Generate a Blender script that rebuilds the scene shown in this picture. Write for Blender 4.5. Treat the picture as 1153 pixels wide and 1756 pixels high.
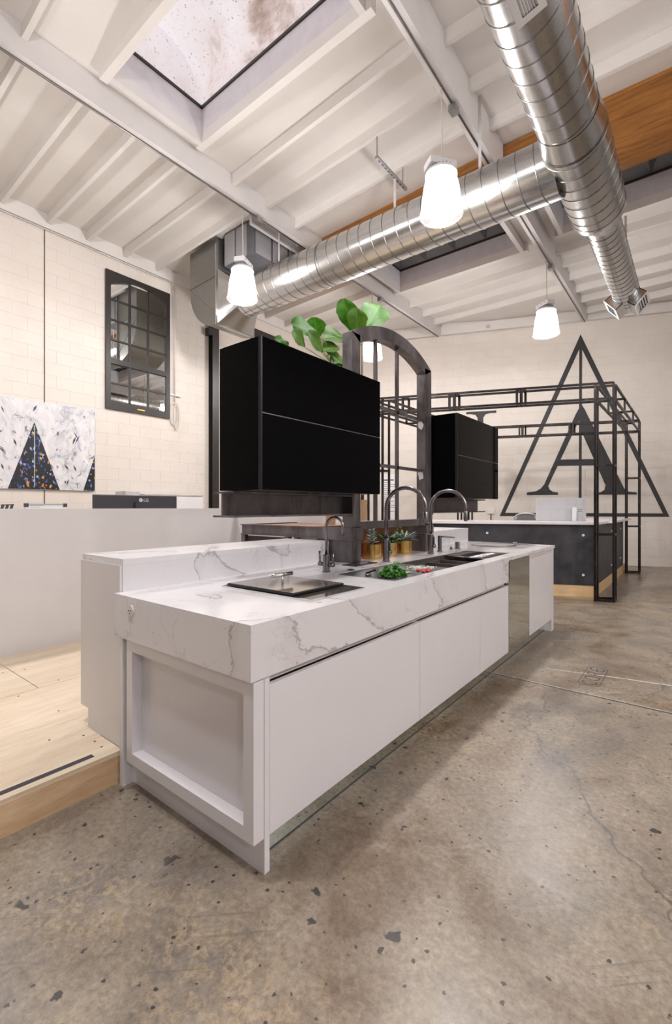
import bpy, math, random
from mathutils import Vector, Matrix

random.seed(7)
for o in list(bpy.data.objects):
    bpy.data.objects.remove(o, do_unlink=True)
sc = bpy.context.scene
COL = sc.collection

# ---------------------------------------------------------------- camera
THETA = math.radians(38.148)
cam_d = bpy.data.cameras.new('camera')
cam_d.sensor_fit = 'HORIZONTAL'
cam_d.sensor_width = 36.0
cam_d.lens = 790.0 / 1153.0 * 36.0
cam_d.shift_y = -8.0 / 1153.0
cam_d.clip_start = 0.05
cam_d.clip_end = 200
cam = bpy.data.objects.new('camera', cam_d)
COL.objects.link(cam)
cam.location = (0, 0, 1.35)
cam.rotation_euler = (math.pi / 2, 0, THETA)
sc.camera = cam

# ---------------------------------------------------------------- world, exposure
world = bpy.data.worlds.new('world')
sc.world = world
world.use_nodes = True
bg = world.node_tree.nodes['Background']
bg.inputs['Color'].default_value = (0.93, 0.96, 1.0, 1)
bg.inputs['Strength'].default_value = 1.0
sc.view_settings.view_transform = 'Standard'
sc.view_settings.look = 'None'
sc.view_settings.gamma = 1.0
sc.view_settings.use_curve_mapping = False
sc.view_settings.exposure = 0.54
LAMP_W = 150.0

# ---------------------------------------------------------------- helpers
def tag(o, label=None, cat=None, group=None, kind=None):
    if label: o['label'] = label
    if cat: o['category'] = cat
    if group: o['group'] = group
    if kind: o['kind'] = kind
    return o

def empty(name, loc=(0, 0, 0), label=None, cat=None, group=None, kind=None, parent=None):
    o = bpy.data.objects.new(name, None)
    o.empty_display_size = 0.1
    COL.objects.link(o)
    o.location = loc
    if parent: o.parent = parent
    return tag(o, label, cat, group, kind)

class MB:
    """collects geometry for one mesh object (world coordinates unless the root is at the origin)"""
    def __init__(s):
        s.v = []; s.f = []
    def add(s, vs, fs):
        n = len(s.v)
        s.v += [tuple(p) for p in vs]
        s.f += [tuple(i + n for i in f) for f in fs]
        return s
    def box(s, x0, x1, y0, y1, z0, z1):
        x0, x1 = min(x0, x1), max(x0, x1); y0, y1 = min(y0, y1), max(y0, y1); z0, z1 = min(z0, z1), max(z0, z1)
        return s.add([(x0,y0,z0),(x1,y0,z0),(x1,y1,z0),(x0,y1,z0),(x0,y0,z1),(x1,y0,z1),(x1,y1,z1),(x0,y1,z1)],
                     [(0,3,2,1),(4,5,6,7),(0,1,5,4),(1,2,6,5),(2,3,7,6),(3,0,4,7)])
    def mbox(s, m, sx, sy, sz):
        vs = [m @ Vector((a*sx/2, b*sy/2, c*sz/2)) for c in (-1,1) for a,b in ((-1,-1),(1,-1),(1,1),(-1,1))]
        return s.add(vs, [(0,3,2,1),(4,5,6,7),(0,1,5,4),(1,2,6,5),(2,3,7,6),(3,0,4,7)])
    def bar(s, p0, p1, w, h=None, up=(0,0,1)):
        """rectangular bar from p0 to p1; h along up"""
        h = h or w
        p0 = Vector(p0); p1 = Vector(p1); d = (p1-p0).normalized(); u = Vector(up)
        if abs(d.dot(u)) > .99: u = Vector((0,1,0))
        a = d.cross(u).normalized(); b = a.cross(d).normalized()
        vs = []
        for p in (p0, p1):
            for i, j in ((-1,-1),(1,-1),(1,1),(-1,1)):
                vs.append(p + a*i*w/2 + b*j*h/2)
        return s.add(vs, [(0,1,2,3),(7,6,5,4),(0,4,5,1),(1,5,6,2),(2,6,7,3),(3,7,4,0)])
    def tube(s, path, r, n=12, cap=True, radii=None):
        path = [Vector(p) for p in path]; m = len(path)
        base = len(s.v); prev = None
        for i, p in enumerate(path):
            d = (path[min(i+1, m-1)] - path[max(i-1, 0)]).normalized()
            if prev is None:
                a = d.orthogonal().normalized()
            else:
                a = (prev - d*prev.dot(d)).normalized()
            prev = a; b = d.cross(a)
            rr = radii[i] if radii else r
            for k in range(n):
                t = 2*math.pi*k/n
                s.v.append(tuple(p + (a*math.cos(t) + b*math.sin(t))*rr))
        for i in range(m-1):
            for k in range(n):
                k2 = (k+1) % n
                s.f.append((base+i*n+k, base+i*n+k2, base+(i+1)*n+k2, base+(i+1)*n+k))
        if cap:
            s.f.append(tuple(base+k for k in reversed(range(n))))
            s.f.append(tuple(base+(m-1)*n+k for k in range(n)))
        return s
    def lathe(s, prof, n=24, c=(0,0,0), cap0=True, cap1=True):
        base = len(s.v); m = len(prof)
        for r, z in prof:
            for k in range(n):
                t = 2*math.pi*k/n
                s.v.append((c[0]+r*math.cos(t), c[1]+r*math.sin(t), c[2]+z))
        for i in range(m-1):
            for k in range(n):
                k2 = (k+1) % n
                s.f.append((base+i*n+k, base+i*n+k2, base+(i+1)*n+k2, base+(i+1)*n+k))
        if cap0: s.f.append(tuple(base+k for k in reversed(range(n))))
        if cap1: s.f.append(tuple(base+(m-1)*n+k for k in range(n)))
        return s
    def prism(s, poly, fn, t0, t1):
        """poly: 2d outline (CCW); fn(a,b,t)->3d point; t0..t1 thickness"""
        n = len(poly)
        vs = [fn(a, b, t0) for a, b in poly] + [fn(a, b, t1) for a, b in poly]
        fs = [tuple(reversed(range(n))), tuple(range(n, 2*n))]
        fs += [(i, (i+1) % n, n+(i+1) % n, n+i) for i in range(n)]
        return s.add(vs, fs)
    def build(s, name, mat, parent=None, smooth=False, bevel=0, fix=True):
        org = Vector((0,0,0))
        q = parent
        while q is not None:
            org += Vector(q.location); q = q.parent
        me = bpy.data.meshes.new(name)
        me.from_pydata([(x-org.x, y-org.y, z-org.z) for x, y, z in s.v], [], s.f)
        if fix:
            import bmesh
            bm = bmesh.new(); bm.from_mesh(me)
            bmesh.ops.recalc_face_normals(bm, faces=bm.faces)
            bm.to_mesh(me); bm.free()
        if smooth:
            for p in me.polygons: p.use_smooth = True
        if mat: me.materials.append(mat)
        o = bpy.data.objects.new(name, me)
        COL.objects.link(o)
        if parent: o.parent = parent
        if bevel:
            b = o.modifiers.new('bevel', 'BEVEL'); b.width = bevel; b.segments = 2; b.limit_method = 'ANGLE'
        return o

def box(name, mat, parent, x0, x1, y0, y1, z0, z1, bevel=0):
    return MB().box(x0, x1, y0, y1, z0, z1).build(name, mat, parent, bevel=bevel)

def smooth_by_angle(o, deg=40):
    me = o.data
    for p in me.polygons: p.use_smooth = True
    try:
        me.set_sharp_from_angle(angle=math.radians(deg))
    except Exception:
        pass
    return o

def copy_tree(o, parent=None):
    c = o.copy(); COL.objects.link(c); c.parent = parent
    for ch in list(o.children): copy_tree(ch, c)
    return c

def text_mesh(txt, size, depth=0.002):
    cu = bpy.data.curves.new('t', 'FONT'); cu.body = txt; cu.size = size; cu.extrude = depth
    cu.align_x = 'LEFT'
    to = bpy.data.objects.new('t', cu); COL.objects.link(to)
    dg = bpy.context.evaluated_depsgraph_get(); dg.update()
    me = bpy.data.meshes.new_from_object(to.evaluated_get(dg))
    bpy.data.objects.remove(to, do_unlink=True)
    return me

# ---------------------------------------------------------------- materials
class NT:
    def __init__(s, name):
        s.m = bpy.data.materials.new(name); s.m.use_nodes = True
        s.t = s.m.node_tree; s.n = s.t.nodes
        s.b = s.n['Principled BSDF']; s.out = s.n['Material Output']
    def new(s, typ, **kw):
        n = s.n.new(typ)
        for k, v in kw.items():
            if k in n.inputs.keys(): n.inputs[k].default_value = v
            else: setattr(n, k, v)
        return n
    def link(s, a, b): s.t.links.new(a, b)
    def pos(s, scale=(1,1,1), rot=(0,0,0), obj=False):
        mp = s.new('ShaderNodeMapping')
        mp.inputs['Scale'].default_value = scale; mp.inputs['Rotation'].default_value = rot
        if obj:
            s.link(s.new('ShaderNodeTexCoord').outputs['Object'], mp.inputs['Vector'])
        else:
            s.link(s.new('ShaderNodeNewGeometry').outputs['Position'], mp.inputs['Vector'])
        return mp.outputs['Vector']
    def noise(s, vec, scale, detail=4, rough=.55, dist=0):
        n = s.new('ShaderNodeTexNoise'); n.inputs['Scale'].default_value = scale
        n.inputs['Detail'].default_value = detail; n.inputs['Roughness'].default_value = rough
        n.inputs['Distortion'].default_value = dist
        if vec: s.link(vec, n.inputs['Vector'])
        return n.outputs['Fac']
    def ramp(s, fac, stops, interp='LINEAR'):
        r = s.new('ShaderNodeValToRGB'); cr = r.color_ramp; cr.interpolation = interp
        while len(cr.elements) < len(stops): cr.elements.new(.5)
        for e, (p, c) in zip(cr.elements, stops):
            e.position = p
            e.color = (c, c, c, 1) if isinstance(c, (int, float)) else (*c, 1)
        s.link(fac, r.inputs['Fac'])
        return r.outputs['Color']
    def mix(s, fac, a, b, mode='MIX'):
        m = s.new('ShaderNodeMix'); m.data_type = 'RGBA'; m.blend_type = mode
        if isinstance(fac, (int, float)): m.inputs['Factor'].default_value = fac
        else: s.link(fac, m.inputs['Factor'])
        for v, i in ((a, 6), (b, 7)):
            if isinstance(v, tuple): m.inputs[i].default_value = (*v, 1)
            else: s.link(v, m.inputs[i])
        return m.outputs[2]
    def math(s, op, a, b=None):
        m = s.new('ShaderNodeMath'); m.operation = op
        for v, i in ((a, 0), (b, 1)):
            if v is None: continue
            if isinstance(v, (int, float)): m.inputs[i].default_value = v
            else: s.link(v, m.inputs[i])
        return m.outputs[0]
    def bump(s, h, strength=.2, dist=.01):
        b = s.new('ShaderNodeBump'); b.inputs['Strength'].default_value = strength; b.inputs['Distance'].default_value = dist
        s.link(h, b.inputs['Height']); s.link(b.outputs['Normal'], s.b.inputs['Normal'])
    def set(s, color=None, rough=None, metal=None, **kw):
        for nm, v in (('Base Color', color), ('Roughness', rough), ('Metallic', metal)):
            if v is None: continue
            if isinstance(v, tuple): s.b.inputs[nm].default_value = (*v, 1)
            elif isinstance(v, (int, float)): s.b.inputs[nm].default_value = v
            else: s.link(v, s.b.inputs[nm])
        for k, v in kw.items(): s.b.inputs[k].default_value = v
        return s.m

def simple(name, color, rough=.5, metal=0., var=.12, scale=6., bump=0., bscale=60., **kw):
    t = NT(name); p = t.pos()
    n = t.noise(p, scale, 5)
    lo = tuple(c*(1-var) for c in color); hi = tuple(min(1, c*(1+var)) for c in color)
    col = t.ramp(n, [(.3, lo), (.7, hi)])
    m = t.set(col, rough, metal, **kw)
    if bump: t.bump(t.noise(p, bscale, 3), bump, .004)
    return m

def mat_concrete():
    t = NT('polished_concrete'); p = t.pos()
    big = t.noise(p, .62, 6, .62, .7)
    mid = t.noise(p, 2.6, 8, .68, .5)
    fine = t.noise(p, 42., 6, .75)
    c = t.ramp(big, [(.30, (.085,.05,.026)), (.40, (.175,.122,.078)), (.50, (.29,.238,.186)), (.57, (.205,.172,.14)), (.65, (.315,.255,.19)), (.75, (.34,.21,.108))])
    c = t.mix(t.ramp(mid, [(.46, 0.), (.66, .62)]), c, (.40,.335,.262))
    # blue-grey wear and brown stains
    c = t.mix(t.ramp(t.noise(p, 1.15, 6, .66, .9), [(.56, 0.), (.68, .55)]), c, (.165,.15,.145))
    c = t.mix(t.ramp(t.noise(p, .85, 6, .66, 1.1), [(.57, 0.), (.70, .6)]), c, (.135,.083,.042))
    # cream scaling marks in patches
    w = t.noise(p, 17., 4, .6, .9)
    band = t.ramp(w, [(.50, 0.), (.53, 1.), (.60, 1.), (.64, 0.)])
    wm = t.math('MULTIPLY', band, t.ramp(t.noise(p, .95, 4), [(.50, 0.), (.63, .55)]))
    c = t.mix(wm, c, (.46,.35,.22))
    c = t.mix(.7, c, t.ramp(fine, [(.32, .2), (.68, .72)]), 'OVERLAY')
    # dark chips
    def chips(scale, rad, thr):
        v = t.new('ShaderNodeTexVoronoi'); v.inputs['Scale'].default_value = scale
        wp = t.new('ShaderNodeVectorMath'); wp.operation = 'ADD'
        nz = t.new('ShaderNodeTexNoise'); nz.inputs['Scale'].default_value = scale*5
        t.link(p, nz.inputs['Vector'])
        sc_ = t.new('ShaderNodeVectorMath'); sc_.operation = 'SCALE'; sc_.inputs['Scale'].default_value = .16/scale*2
        t.link(nz.outputs['Color'], sc_.inputs[0]); t.link(p, wp.inputs[0]); t.link(sc_.outputs[0], wp.inputs[1])
        t.link(wp.outputs[0], v.inputs['Vector'])
        d = t.ramp(v.outputs['Distance'], [(rad, 1.), (rad*1.25, 0.)])
        sep = t.new('ShaderNodeSeparateColor'); t.link(v.outputs['Color'], sep.inputs[0])
        return t.math('MULTIPLY', d, t.ramp(sep.outputs[0], [(thr, 0.), (thr+.02, 1.)]))
    ch = t.math('MAXIMUM', chips(4.2, .085, .45), chips(9.5, .10, .55))
    ch = t.math('MAXIMUM', ch, chips(22., .13, .5))
    c = t.mix(t.math('MULTIPLY', ch, .92), c, (.022,.019,.02))
    # scratches
    mp = t.new('ShaderNodeMapping'); mp.inputs['Scale'].default_value = (1.1, 34., 1.)
    t.link(t.pos((1, 1, 1), (0, 0, -.75)), mp.inputs['Vector'])
    s1 = t.ramp(t.noise(mp.outputs['Vector'], 1.5, 3, .5), [(.66, 0.), (.70, .5)])
    c = t.mix(s1, c, (.13,.115,.10))
    # hairline crack
    v = t.new('ShaderNodeTexVoronoi'); v.feature = 'DISTANCE_TO_EDGE'; v.inputs['Scale'].default_value = .42
    wp = t.new('ShaderNodeVectorMath'); wp.operation = 'ADD'
    nz = t.new('ShaderNodeTexNoise'); nz.inputs['Scale'].default_value = 5.; nz.inputs['Detail'].default_value = 6
    t.link(p, nz.inputs['Vector'])
    sc_ = t.new('ShaderNodeVectorMath'); sc_.operation = 'SCALE'; sc_.inputs['Scale'].default_value = .28
    t.link(nz.outputs['Color'], sc_.inputs[0]); t.link(p, wp.inputs[0]); t.link(sc_.outputs[0], wp.inputs[1])
    t.link(wp.outputs[0], v.inputs['Vector'])
    c = t.mix(t.ramp(v.outputs['Distance'], [(.0, .8), (.0022, 0.)]), c, (.09,.08,.07))
    r = t.ramp(mid, [(.3, .24), (.7, .42)])
    t.bump(t.math('SUBTRACT', fine, ch), .12, .003)
    return t.set(c, r, 0., **{'Specular IOR Level': .6})

def mat_marble():
    t = NT('veined_quartz'); mp = t.new('ShaderNodeMapping'); mp.inputs['Scale'].default_value = (1.5, .75, 1.25)
    t.link(t.pos((1, 1, 1), (.95, .45, .75)), mp.inputs['Vector']); p = mp.outputs['Vector']
    n1 = t.noise(p, 1.2, 9, .54, .5)
    n0 = t.noise(p, .8, 3)
    msk = t.ramp(n0, [(.38, .1), (.5, 1.)])
    v1 = t.math('MULTIPLY', t.ramp(n1, [(.492, 0.), (.499, .75), (.502, .75), (.506, 0.)]), msk)
    n2 = t.noise(p, 2.2, 8, .6, .6)
    v2 = t.math('MULTIPLY', t.ramp(n2, [(.495, 0.), (.5, .35), (.505, 0.)]), t.ramp(t.noise(p, 1.3, 3), [(.52, 0.), (.6, 1.)]))
    c = t.mix(t.math('MAXIMUM', v1, v2), (.76,.74,.765), (.27,.25,.26))
    soft = t.math('MULTIPLY', t.ramp(n1, [(.43, 0.), (.497, .30), (.503, .06), (.52, 0.)]), msk)
    c = t.mix(soft, c, (.50,.485,.49))
    return t.set(c, .16, 0., **{'Specular IOR Level': .5})

def mat_wood(name, a, b, scale=(1, 14, 14), rot=(0,0,0), s=2.2, rough=.5, knots=False, dark=None):
    t = NT(name); p = t.pos(scale, rot)
    n = t.noise(p, s, 6, .6, 1.0)
    c = t.ramp(n, [(.3, a), (.7, b)])
    n2 = t.noise(p, s*6, 3, .6)
    c = t.mix(.25, c, t.ramp(n2, [(.3, .25), (.7, .65)]), 'OVERLAY')
    if dark: c = t.mix(t.ramp(t.noise(t.pos(scale, rot), s*.6, 4, .6, .6), [(.55, 0.), (.75, .7)]), c, dark)
    t.bump(n2, .08, .002)
    return t.set(c, rough)

def mat_steel(name='raw_steel', a=(.075,.065,.068), b=(.32,.29,.30), rough=.42):
    t = NT(name); p = t.pos((1, 1, .35))
    n = t.noise(p, 5., 8, .65, .8)
    c = t.ramp(n, [(.3, a), (.55, tuple((x+y)/2 for x, y in zip(a, b))), (.75, b)])
    c = t.mix(t.ramp(t.noise(t.pos(), 14., 4), [(.58, 0.), (.75, .5)]), c, (.16,.105,.07))
    r = t.ramp(n, [(.3, rough-.1), (.8, rough+.2)])
    t.bump(t.noise(t.pos(), 60., 3), .08, .002)
    return t.set(c, r, .75)

def mat_galv(name='galvanised_steel', lo=(.55,.55,.545), hi=(.64,.635,.625), rough=.2):
    t = NT(name); p = t.pos()
    c = t.ramp(t.noise(p, 45., 3), [(.35, lo), (.65, hi)])
    c = t.mix(t.ramp(t.noise(p, 1.7, 3), [(.4, 0.), (.7, .35)]), c, tuple(x*.85 for x in lo))
    r = t.ramp(t.noise(p, 1.6, 3), [(.3, rough-.02), (.7, rough+.07)])
    return t.set(c, r, 1.)

def mat_dome():
    t = NT('dirty_skylight_plastic'); p = t.pos()
    n = t.noise(p, 1.5, 8, .62, .5)
    c = t.ramp(n, [(.40, (.84,.77,.78)), (.56, (.78,.68,.66)), (.66, (.50,.38,.33)), (.75, (.28,.19,.15))])
    sp = t.noise(p, 34., 3, .6)
    c = t.mix(t.ramp(sp, [(.64, 0.), (.70, .8)]), c, (.16,.10,.08))
    tr = t.new('ShaderNodeBsdfTranslucent'); t.link(c, tr.inputs['Color'])
    t.set(c, .25)
    mx = t.new('ShaderNodeMixShader'); mx.inputs[0].default_value = .62
    t.link(t.b.outputs[0], mx.inputs[1]); t.link(tr.outputs[0], mx.inputs[2]); t.link(mx.outputs[0], t.out.inputs['Surface'])
    return t.m

def mat_shade():
    t = NT('prismatic_acrylic'); p = t.pos((1,1,1), obj=True)
    sx = t.new('ShaderNodeSeparateXYZ'); t.link(p, sx.inputs[0])
    tr = t.new('ShaderNodeBsdfTranslucent'); tr.inputs['Color'].default_value = (.16,.16,.165,1)
    tp = t.new('ShaderNodeBsdfTransparent'); tp.inputs['Color'].default_value = (.96,.96,.97,1)
    t.set((.22,.22,.225), .15)
    n = t.noise(p, 70., 2)
    m1 = t.new('ShaderNodeMixShader'); m1.inputs[0].default_value = .5
    t.link(t.b.outputs[0], m1.inputs[1]); t.link(tr.outputs[0], m1.inputs[2])
    k = t.math('ADD', t.math('MULTIPLY', t.ramp(n, [(.4, 0.), (.6, .08)]), 1.), t.ramp(t.math('MULTIPLY', sx.outputs[2], 2.35), [(.05, .80), (.45, .78), (.8, .5)]))
    m2 = t.new('ShaderNodeMixShader'); t.link(k, m2.inputs[0])
    t.link(m1.outputs[0], m2.inputs[1]); t.link(tp.outputs[0], m2.inputs[2]); t.link(m2.outputs[0], t.out.inputs['Surface'])
    return t.m

def mat_emit(name, col, s):
    t = NT(name)
    return t.set(col, .4, **{'Emission Color': (*col, 1), 'Emission Strength': s})

def mat_leaf(name, a, b, vein):
    t = NT(name); p = t.pos(obj=True)
    sx = t.new('ShaderNodeSeparateXYZ'); t.link(p, sx.inputs[0])
    ax = t.math('ABSOLUTE', sx.outputs[0])
    q = t.math('FRACT', t.math('SUBTRACT', t.math('MULTIPLY', sx.outputs[1], 7.), t.math('MULTIPLY', ax, 6.)))
    vn = t.math('MAXIMUM', t.ramp(q, [(.0, 1.), (.09, 0.)]), t.ramp(ax, [(.012, 1.), (.028, 0.)]))
    c = t.ramp(t.noise(p, 5., 4), [(.3, a), (.7, b)])
    c = t.mix(t.math('MULTIPLY', vn, .55), c, vein)
    t.set(c, .5, **{'Specular IOR Level': .12})
    tr = t.new('ShaderNodeBsdfTranslucent'); t.link(c, tr.inputs['Color'])
    mx = t.new('ShaderNodeMixShader'); mx.inputs[0].default_value = .22
    t.link(t.b.outputs[0], mx.inputs[1]); t.link(tr.outputs[0], mx.inputs[2]); t.link(mx.outputs[0], t.out.inputs['Surface'])
    return t.m

def mat_painting():
    t = NT('painted_canvas'); p = t.pos((1, 1, .55), (.5, 0, 0))
    n = t.noise(p, 3.2, 9, .7, 2.2)
    c = t.ramp(n, [(.30, (.30,.31,.34)), (.45, (.62,.61,.63)), (.60, (.74,.71,.72))])
    n2 = t.noise(t.pos((1, 1.7, .8), (.6, 0, 0)), 2.7, 9, .75, 2.2)
    c = t.mix(t.ramp(n2, [(.585, 0.), (.63, .9)]), c, (.04,.04,.055))
    n3 = t.noise(t.pos((1, 1.4, .9), (-.5, 0, 0)), 3.1, 7, .7, 1.6)
    c = t.mix(t.ramp(n3, [(.60, 0.), (.66, .75)]), c, (.30,.31,.52))
    t.bump(n, .3, .01)
    return t.set(c, .5)

def mat_city():
    t = NT('painted_dark_triangle')
    v = t.new('ShaderNodeTexVoronoi'); v.inputs['Scale'].default_value = 34.
    t.link(t.pos((1, 1.2, .7)), v.inputs['Vector'])
    sep = t.new('ShaderNodeSeparateColor'); t.link(v.outputs['Color'], sep.inputs[0])
    c = t.ramp(sep.outputs[0], [(0., (.006,.007,.012)), (.70, (.012,.014,.03)), (.76, (.05,.09,.30)), (.85, (.35,.40,.65)), (.90, (.6,.22,.02)), (.94, (.65,.42,.04)), (.965, (.01,.01,.02))], 'CONSTANT')
    return t.set(c, .45)

def mat_perf():
    t = NT('perforated_panel'); v = t.new('ShaderNodeTexVoronoi'); v.inputs['Scale'].default_value = 90.; v.inputs['Randomness'].default_value = 0.
    t.link(t.pos(), v.inputs['Vector'])
    c = t.ramp(v.outputs['Distance'], [(.25, (.10,.10,.105)), (.35, (.34,.33,.34))])
    return t.set(c, .45, .3)

M = dict(
    wall=simple('painted_block', (.70,.635,.575), .6, var=.035, scale=2.5, bump=.25, bscale=70),
    wallp=simple('grey_wall_paint', (.48,.46,.45), .6, var=.03), wallb=simple('dim_wall_paint', (.20,.19,.185), .6, var=.03),
    ceil=simple('ceiling_paint', (.68,.64,.605), .6, var=.035, scale=1.8, bump=.08, bscale=12),
    beam=simple('beam_paint', (.62,.59,.58), .5, var=.04, scale=2.),
    well=simple('skylight_curb_paint', (.60,.57,.60), .5, var=.06),
    concrete=mat_concrete(), marble=mat_marble(),
    white=simple('white_lacquer', (.77,.745,.775), .22, var=.01, **{'Specular IOR Level': .5}),
    white2=simple('satin_white_panel', (.72,.695,.705), .35, var=.015),
    channel=simple('aluminium_channel', (.66,.60,.58), .4, .1, var=.03),
    mirror=simple('tinted_mirror', (.74,.80,.77), .03, 1., var=.01),
    mirror2=simple('mirror_glass', (.86,.88,.87), .01, 1., var=.005),
    bglass=simple('black_glass', (.002,.002,.0025), .05, var=.01, **{'Specular IOR Level': .07}),
    bedge=simple('black_metal_edge', (.04,.04,.045), .3, .8, var=.05),
    seam=simple('anodised_seam', (.30,.29,.28), .3, .9, var=.05),
    steel=mat_steel(), steel2=mat_steel('dark_tube_steel', (.010,.008,.008), (.042,.036,.036), .34),
    galv=mat_galv(), dull=mat_galv('dull_galvanised_sheet', (.30,.30,.285), (.36,.355,.335), .42),
    seamgalv=simple('duct_seam', (.20,.195,.19), .4, 1., var=.1),
    ply=mat_wood('birch_plywood', (.62,.495,.36), (.74,.635,.50), (9, .9, 9), s=1.6, rough=.45),
    plyface=mat_wood('plywood_riser', (.60,.40,.23), (.76,.56,.36), (6, 1.2, 7), s=2.0, rough=.45),
    plinth=mat_wood('pine_plinth', (.68,.45,.22), (.80,.58,.33), (1.5, 1.5, 14), s=2.0, rough=.45),
    glulam=mat_wood('glulam', (.24,.085,.018), (.52,.225,.05), (.6, 3, 9), s=2.3, rough=.5, dark=(.11,.035,.008)),
    brown=mat_wood('rusty_brown_board', (.17,.06,.025), (.33,.13,.05), (3, .8, 6), s=2.0, rough=.45),
    grip=simple('grip_strip', (.05,.045,.06), .8, var=.2, scale=200.),
    dome=mat_dome(), dark_dome=simple('smoked_skylight', (.10,.095,.10), .35, var=.35, scale=1.2),
    framedk=simple('dark_frame', (.026,.021,.019), .4, var=.1),
    shade=mat_shade(), led=mat_emit('led_module_light', (1., .96, .9), 40.),
    lampwhite=simple('lamp_white', (.80,.80,.82), .35, var=.02),
    alu=simple('cast_aluminium', (.52,.52,.54), .4, .7, var=.1),
    paintblk=simple('wall_paint_black', (.024,.022,.025), .55, var=.1),
    stone=simple('dark_stone_panel', (.036,.035,.043), .5, var=.5, scale=5., bump=.1),
    gun=simple('gunmetal', (.27,.255,.265), .26, 1., var=.06),
    chrome=simple('chrome', (.75,.75,.76), .08, 1., var=.02),
    gold=simple('brushed_gold', (.72,.47,.16), .25, 1., var=.12, scale=14.),
    comp=simple('composite_sink', (.095,.078,.074), .45, var=.12, scale=30.),
    board=simple('grey_board', (.085,.087,.095), .4, var=.12, scale=20.),
    hobglass=simple('tinted_hob_glass', (.055,.05,.045), .05, var=.02, **{'Specular IOR Level': .8}),
    lidglass=simple('bronze_lid_glass', (.50,.46,.42), .08, .9, var=.03),
    leaf=mat_leaf('fig_leaf', (.014,.075,.002), (.05,.185,.003), (.09,.22,.012)),
    leaf2=mat_leaf('fig_leaf_underside', (.04,.105,.006), (.075,.165,.012), (.12,.22,.035)),
    herb=simple('parsley_green', (.055,.23,.018), .45, var=.6, scale=60.),
    succ=simple('succulent_green', (.30,.40,.33), .5, var=.3, scale=25.),
    succ2=simple('deep_green_leaf', (.03,.14,.03), .4, var=.4, scale=25.),
    stem=simple('pale_stem', (.35,.42,.18), .5, var=.2),
    bark=simple('bark', (.13,.09,.06), .8, var=.3, scale=30),
    red=simple('radish_red', (.62,.05,.05), .3, var=.3, scale=60),
    pale=simple('pale_vegetable', (.70,.72,.60), .4, var=.2, scale=60),
    soil=simple('soil', (.03,.022,.016), .9, var=.4, scale=60),
    planter=simple('planter_wood', (.42,.29,.18), .6, var=.1),
    screenback=simple('charcoal_plastic', (.045,.043,.05), .4, var=.06),
    silver=simple('silver_plastic', (.56,.55,.57), .35, .2, var=.02),
    logo=simple('silver_print', (.72,.72,.74), .4, var=.02),
    paper=simple('paper', (.80,.79,.79), .6, var=.02), ink=simple('ink', (.06,.06,.07), .6, var=.05),
    stamp=simple('stamp_ink', (.07,.06,.10), .6, var=.3, scale=40),
    chalk=simple('chalk_line', (.52,.48,.43), .6, var=.3, scale=30),
    mesh=simple('chair_mesh', (.22,.21,.22), .6, var=.2, scale=80), rope=simple('white_rope', (.66,.62,.57), .7, var=.1, scale=80),
    perf=mat_perf(), unit=simple('unit_casing', (.16,.16,.175), .45, .5, var=.1), paint=mat_painting(), city=mat_city(), brass=simple('brass_label', (.6,.38,.08), .3, .9),
    cond=simple('painted_conduit', (.58,.55,.54), .4, .4, var=.1), condd=simple('bare_conduit', (.24,.22,.21), .35, .9, var=.1),
    galvbox=simple('junction_box', (.40,.40,.40), .35, .9, var=.15),
    outlet=simple('outlet_white', (.72,.71,.70), .4, var=.02),
)

# ================================================================ THE SETTING
XL, XR, YB = -8.13, 5.2, -5.2
WALL_ANG = math.radians(21.527)
WD = Vector((math.cos(WALL_ANG), math.sin(WALL_ANG), 0))      # along the skewed far wall
WN = Vector((math.sin(WALL_ANG), -math.cos(WALL_ANG), 0))     # from the far wall into the room
W0 = Vector((-.763, 12.749, 0))
def far(s, z, t=0.): return W0 + WD*s + WN*t + Vector((0, 0, z))
def far_y(x): return 12.749 + (x + .763)*math.tan(WALL_ANG)

def deckz(x, y):
    ridge = 6.235 - .028*(y - 4.4)
    P = [(-9., 5.962), (-5.235, 6.062), (-2.1, ridge), (6., 5.98)]
    for (a, za), (b, zb) in zip(P, P[1:]):
        if x <= b: return za + (zb-za)*(x-a)/(b-a)
    return P[-1][1]

# floor
floor = MB().box(XL-.3, XR+.3, YB-.3, 16., -.2, 0.).build('floor', M['concrete'])
tag(floor, 'stained and polished concrete floor with chips and scratches', kind='structure')
o = MB().add([(XL, 3.752, .0012), (XR, 3.70, .0012), (XR, 3.712, .0012), (XL, 3.764, .0012)], [(0,1,2,3)]).build('control_joint', M['ink'], floor)
o = MB().add([(XL, 3.767, .0012), (XR, 3.715, .0012), (XR, 3.728, .0012), (XL, 3.774, .0012)], [(0,1,2,3)]).build('joint_edge', M['chalk'], floor)
o = MB().add([(-1.0, 4.11, .0014), (-.55, 4.22, .0014), (.6, 4.44, .0014), (.6, 4.465, .0014), (-.55, 4.243, .0014), (-1.0, 4.125, .0014)], [(0,1,4,5), (1,2,3,4)]).build('chalk_line', M['chalk'], floor)

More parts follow.
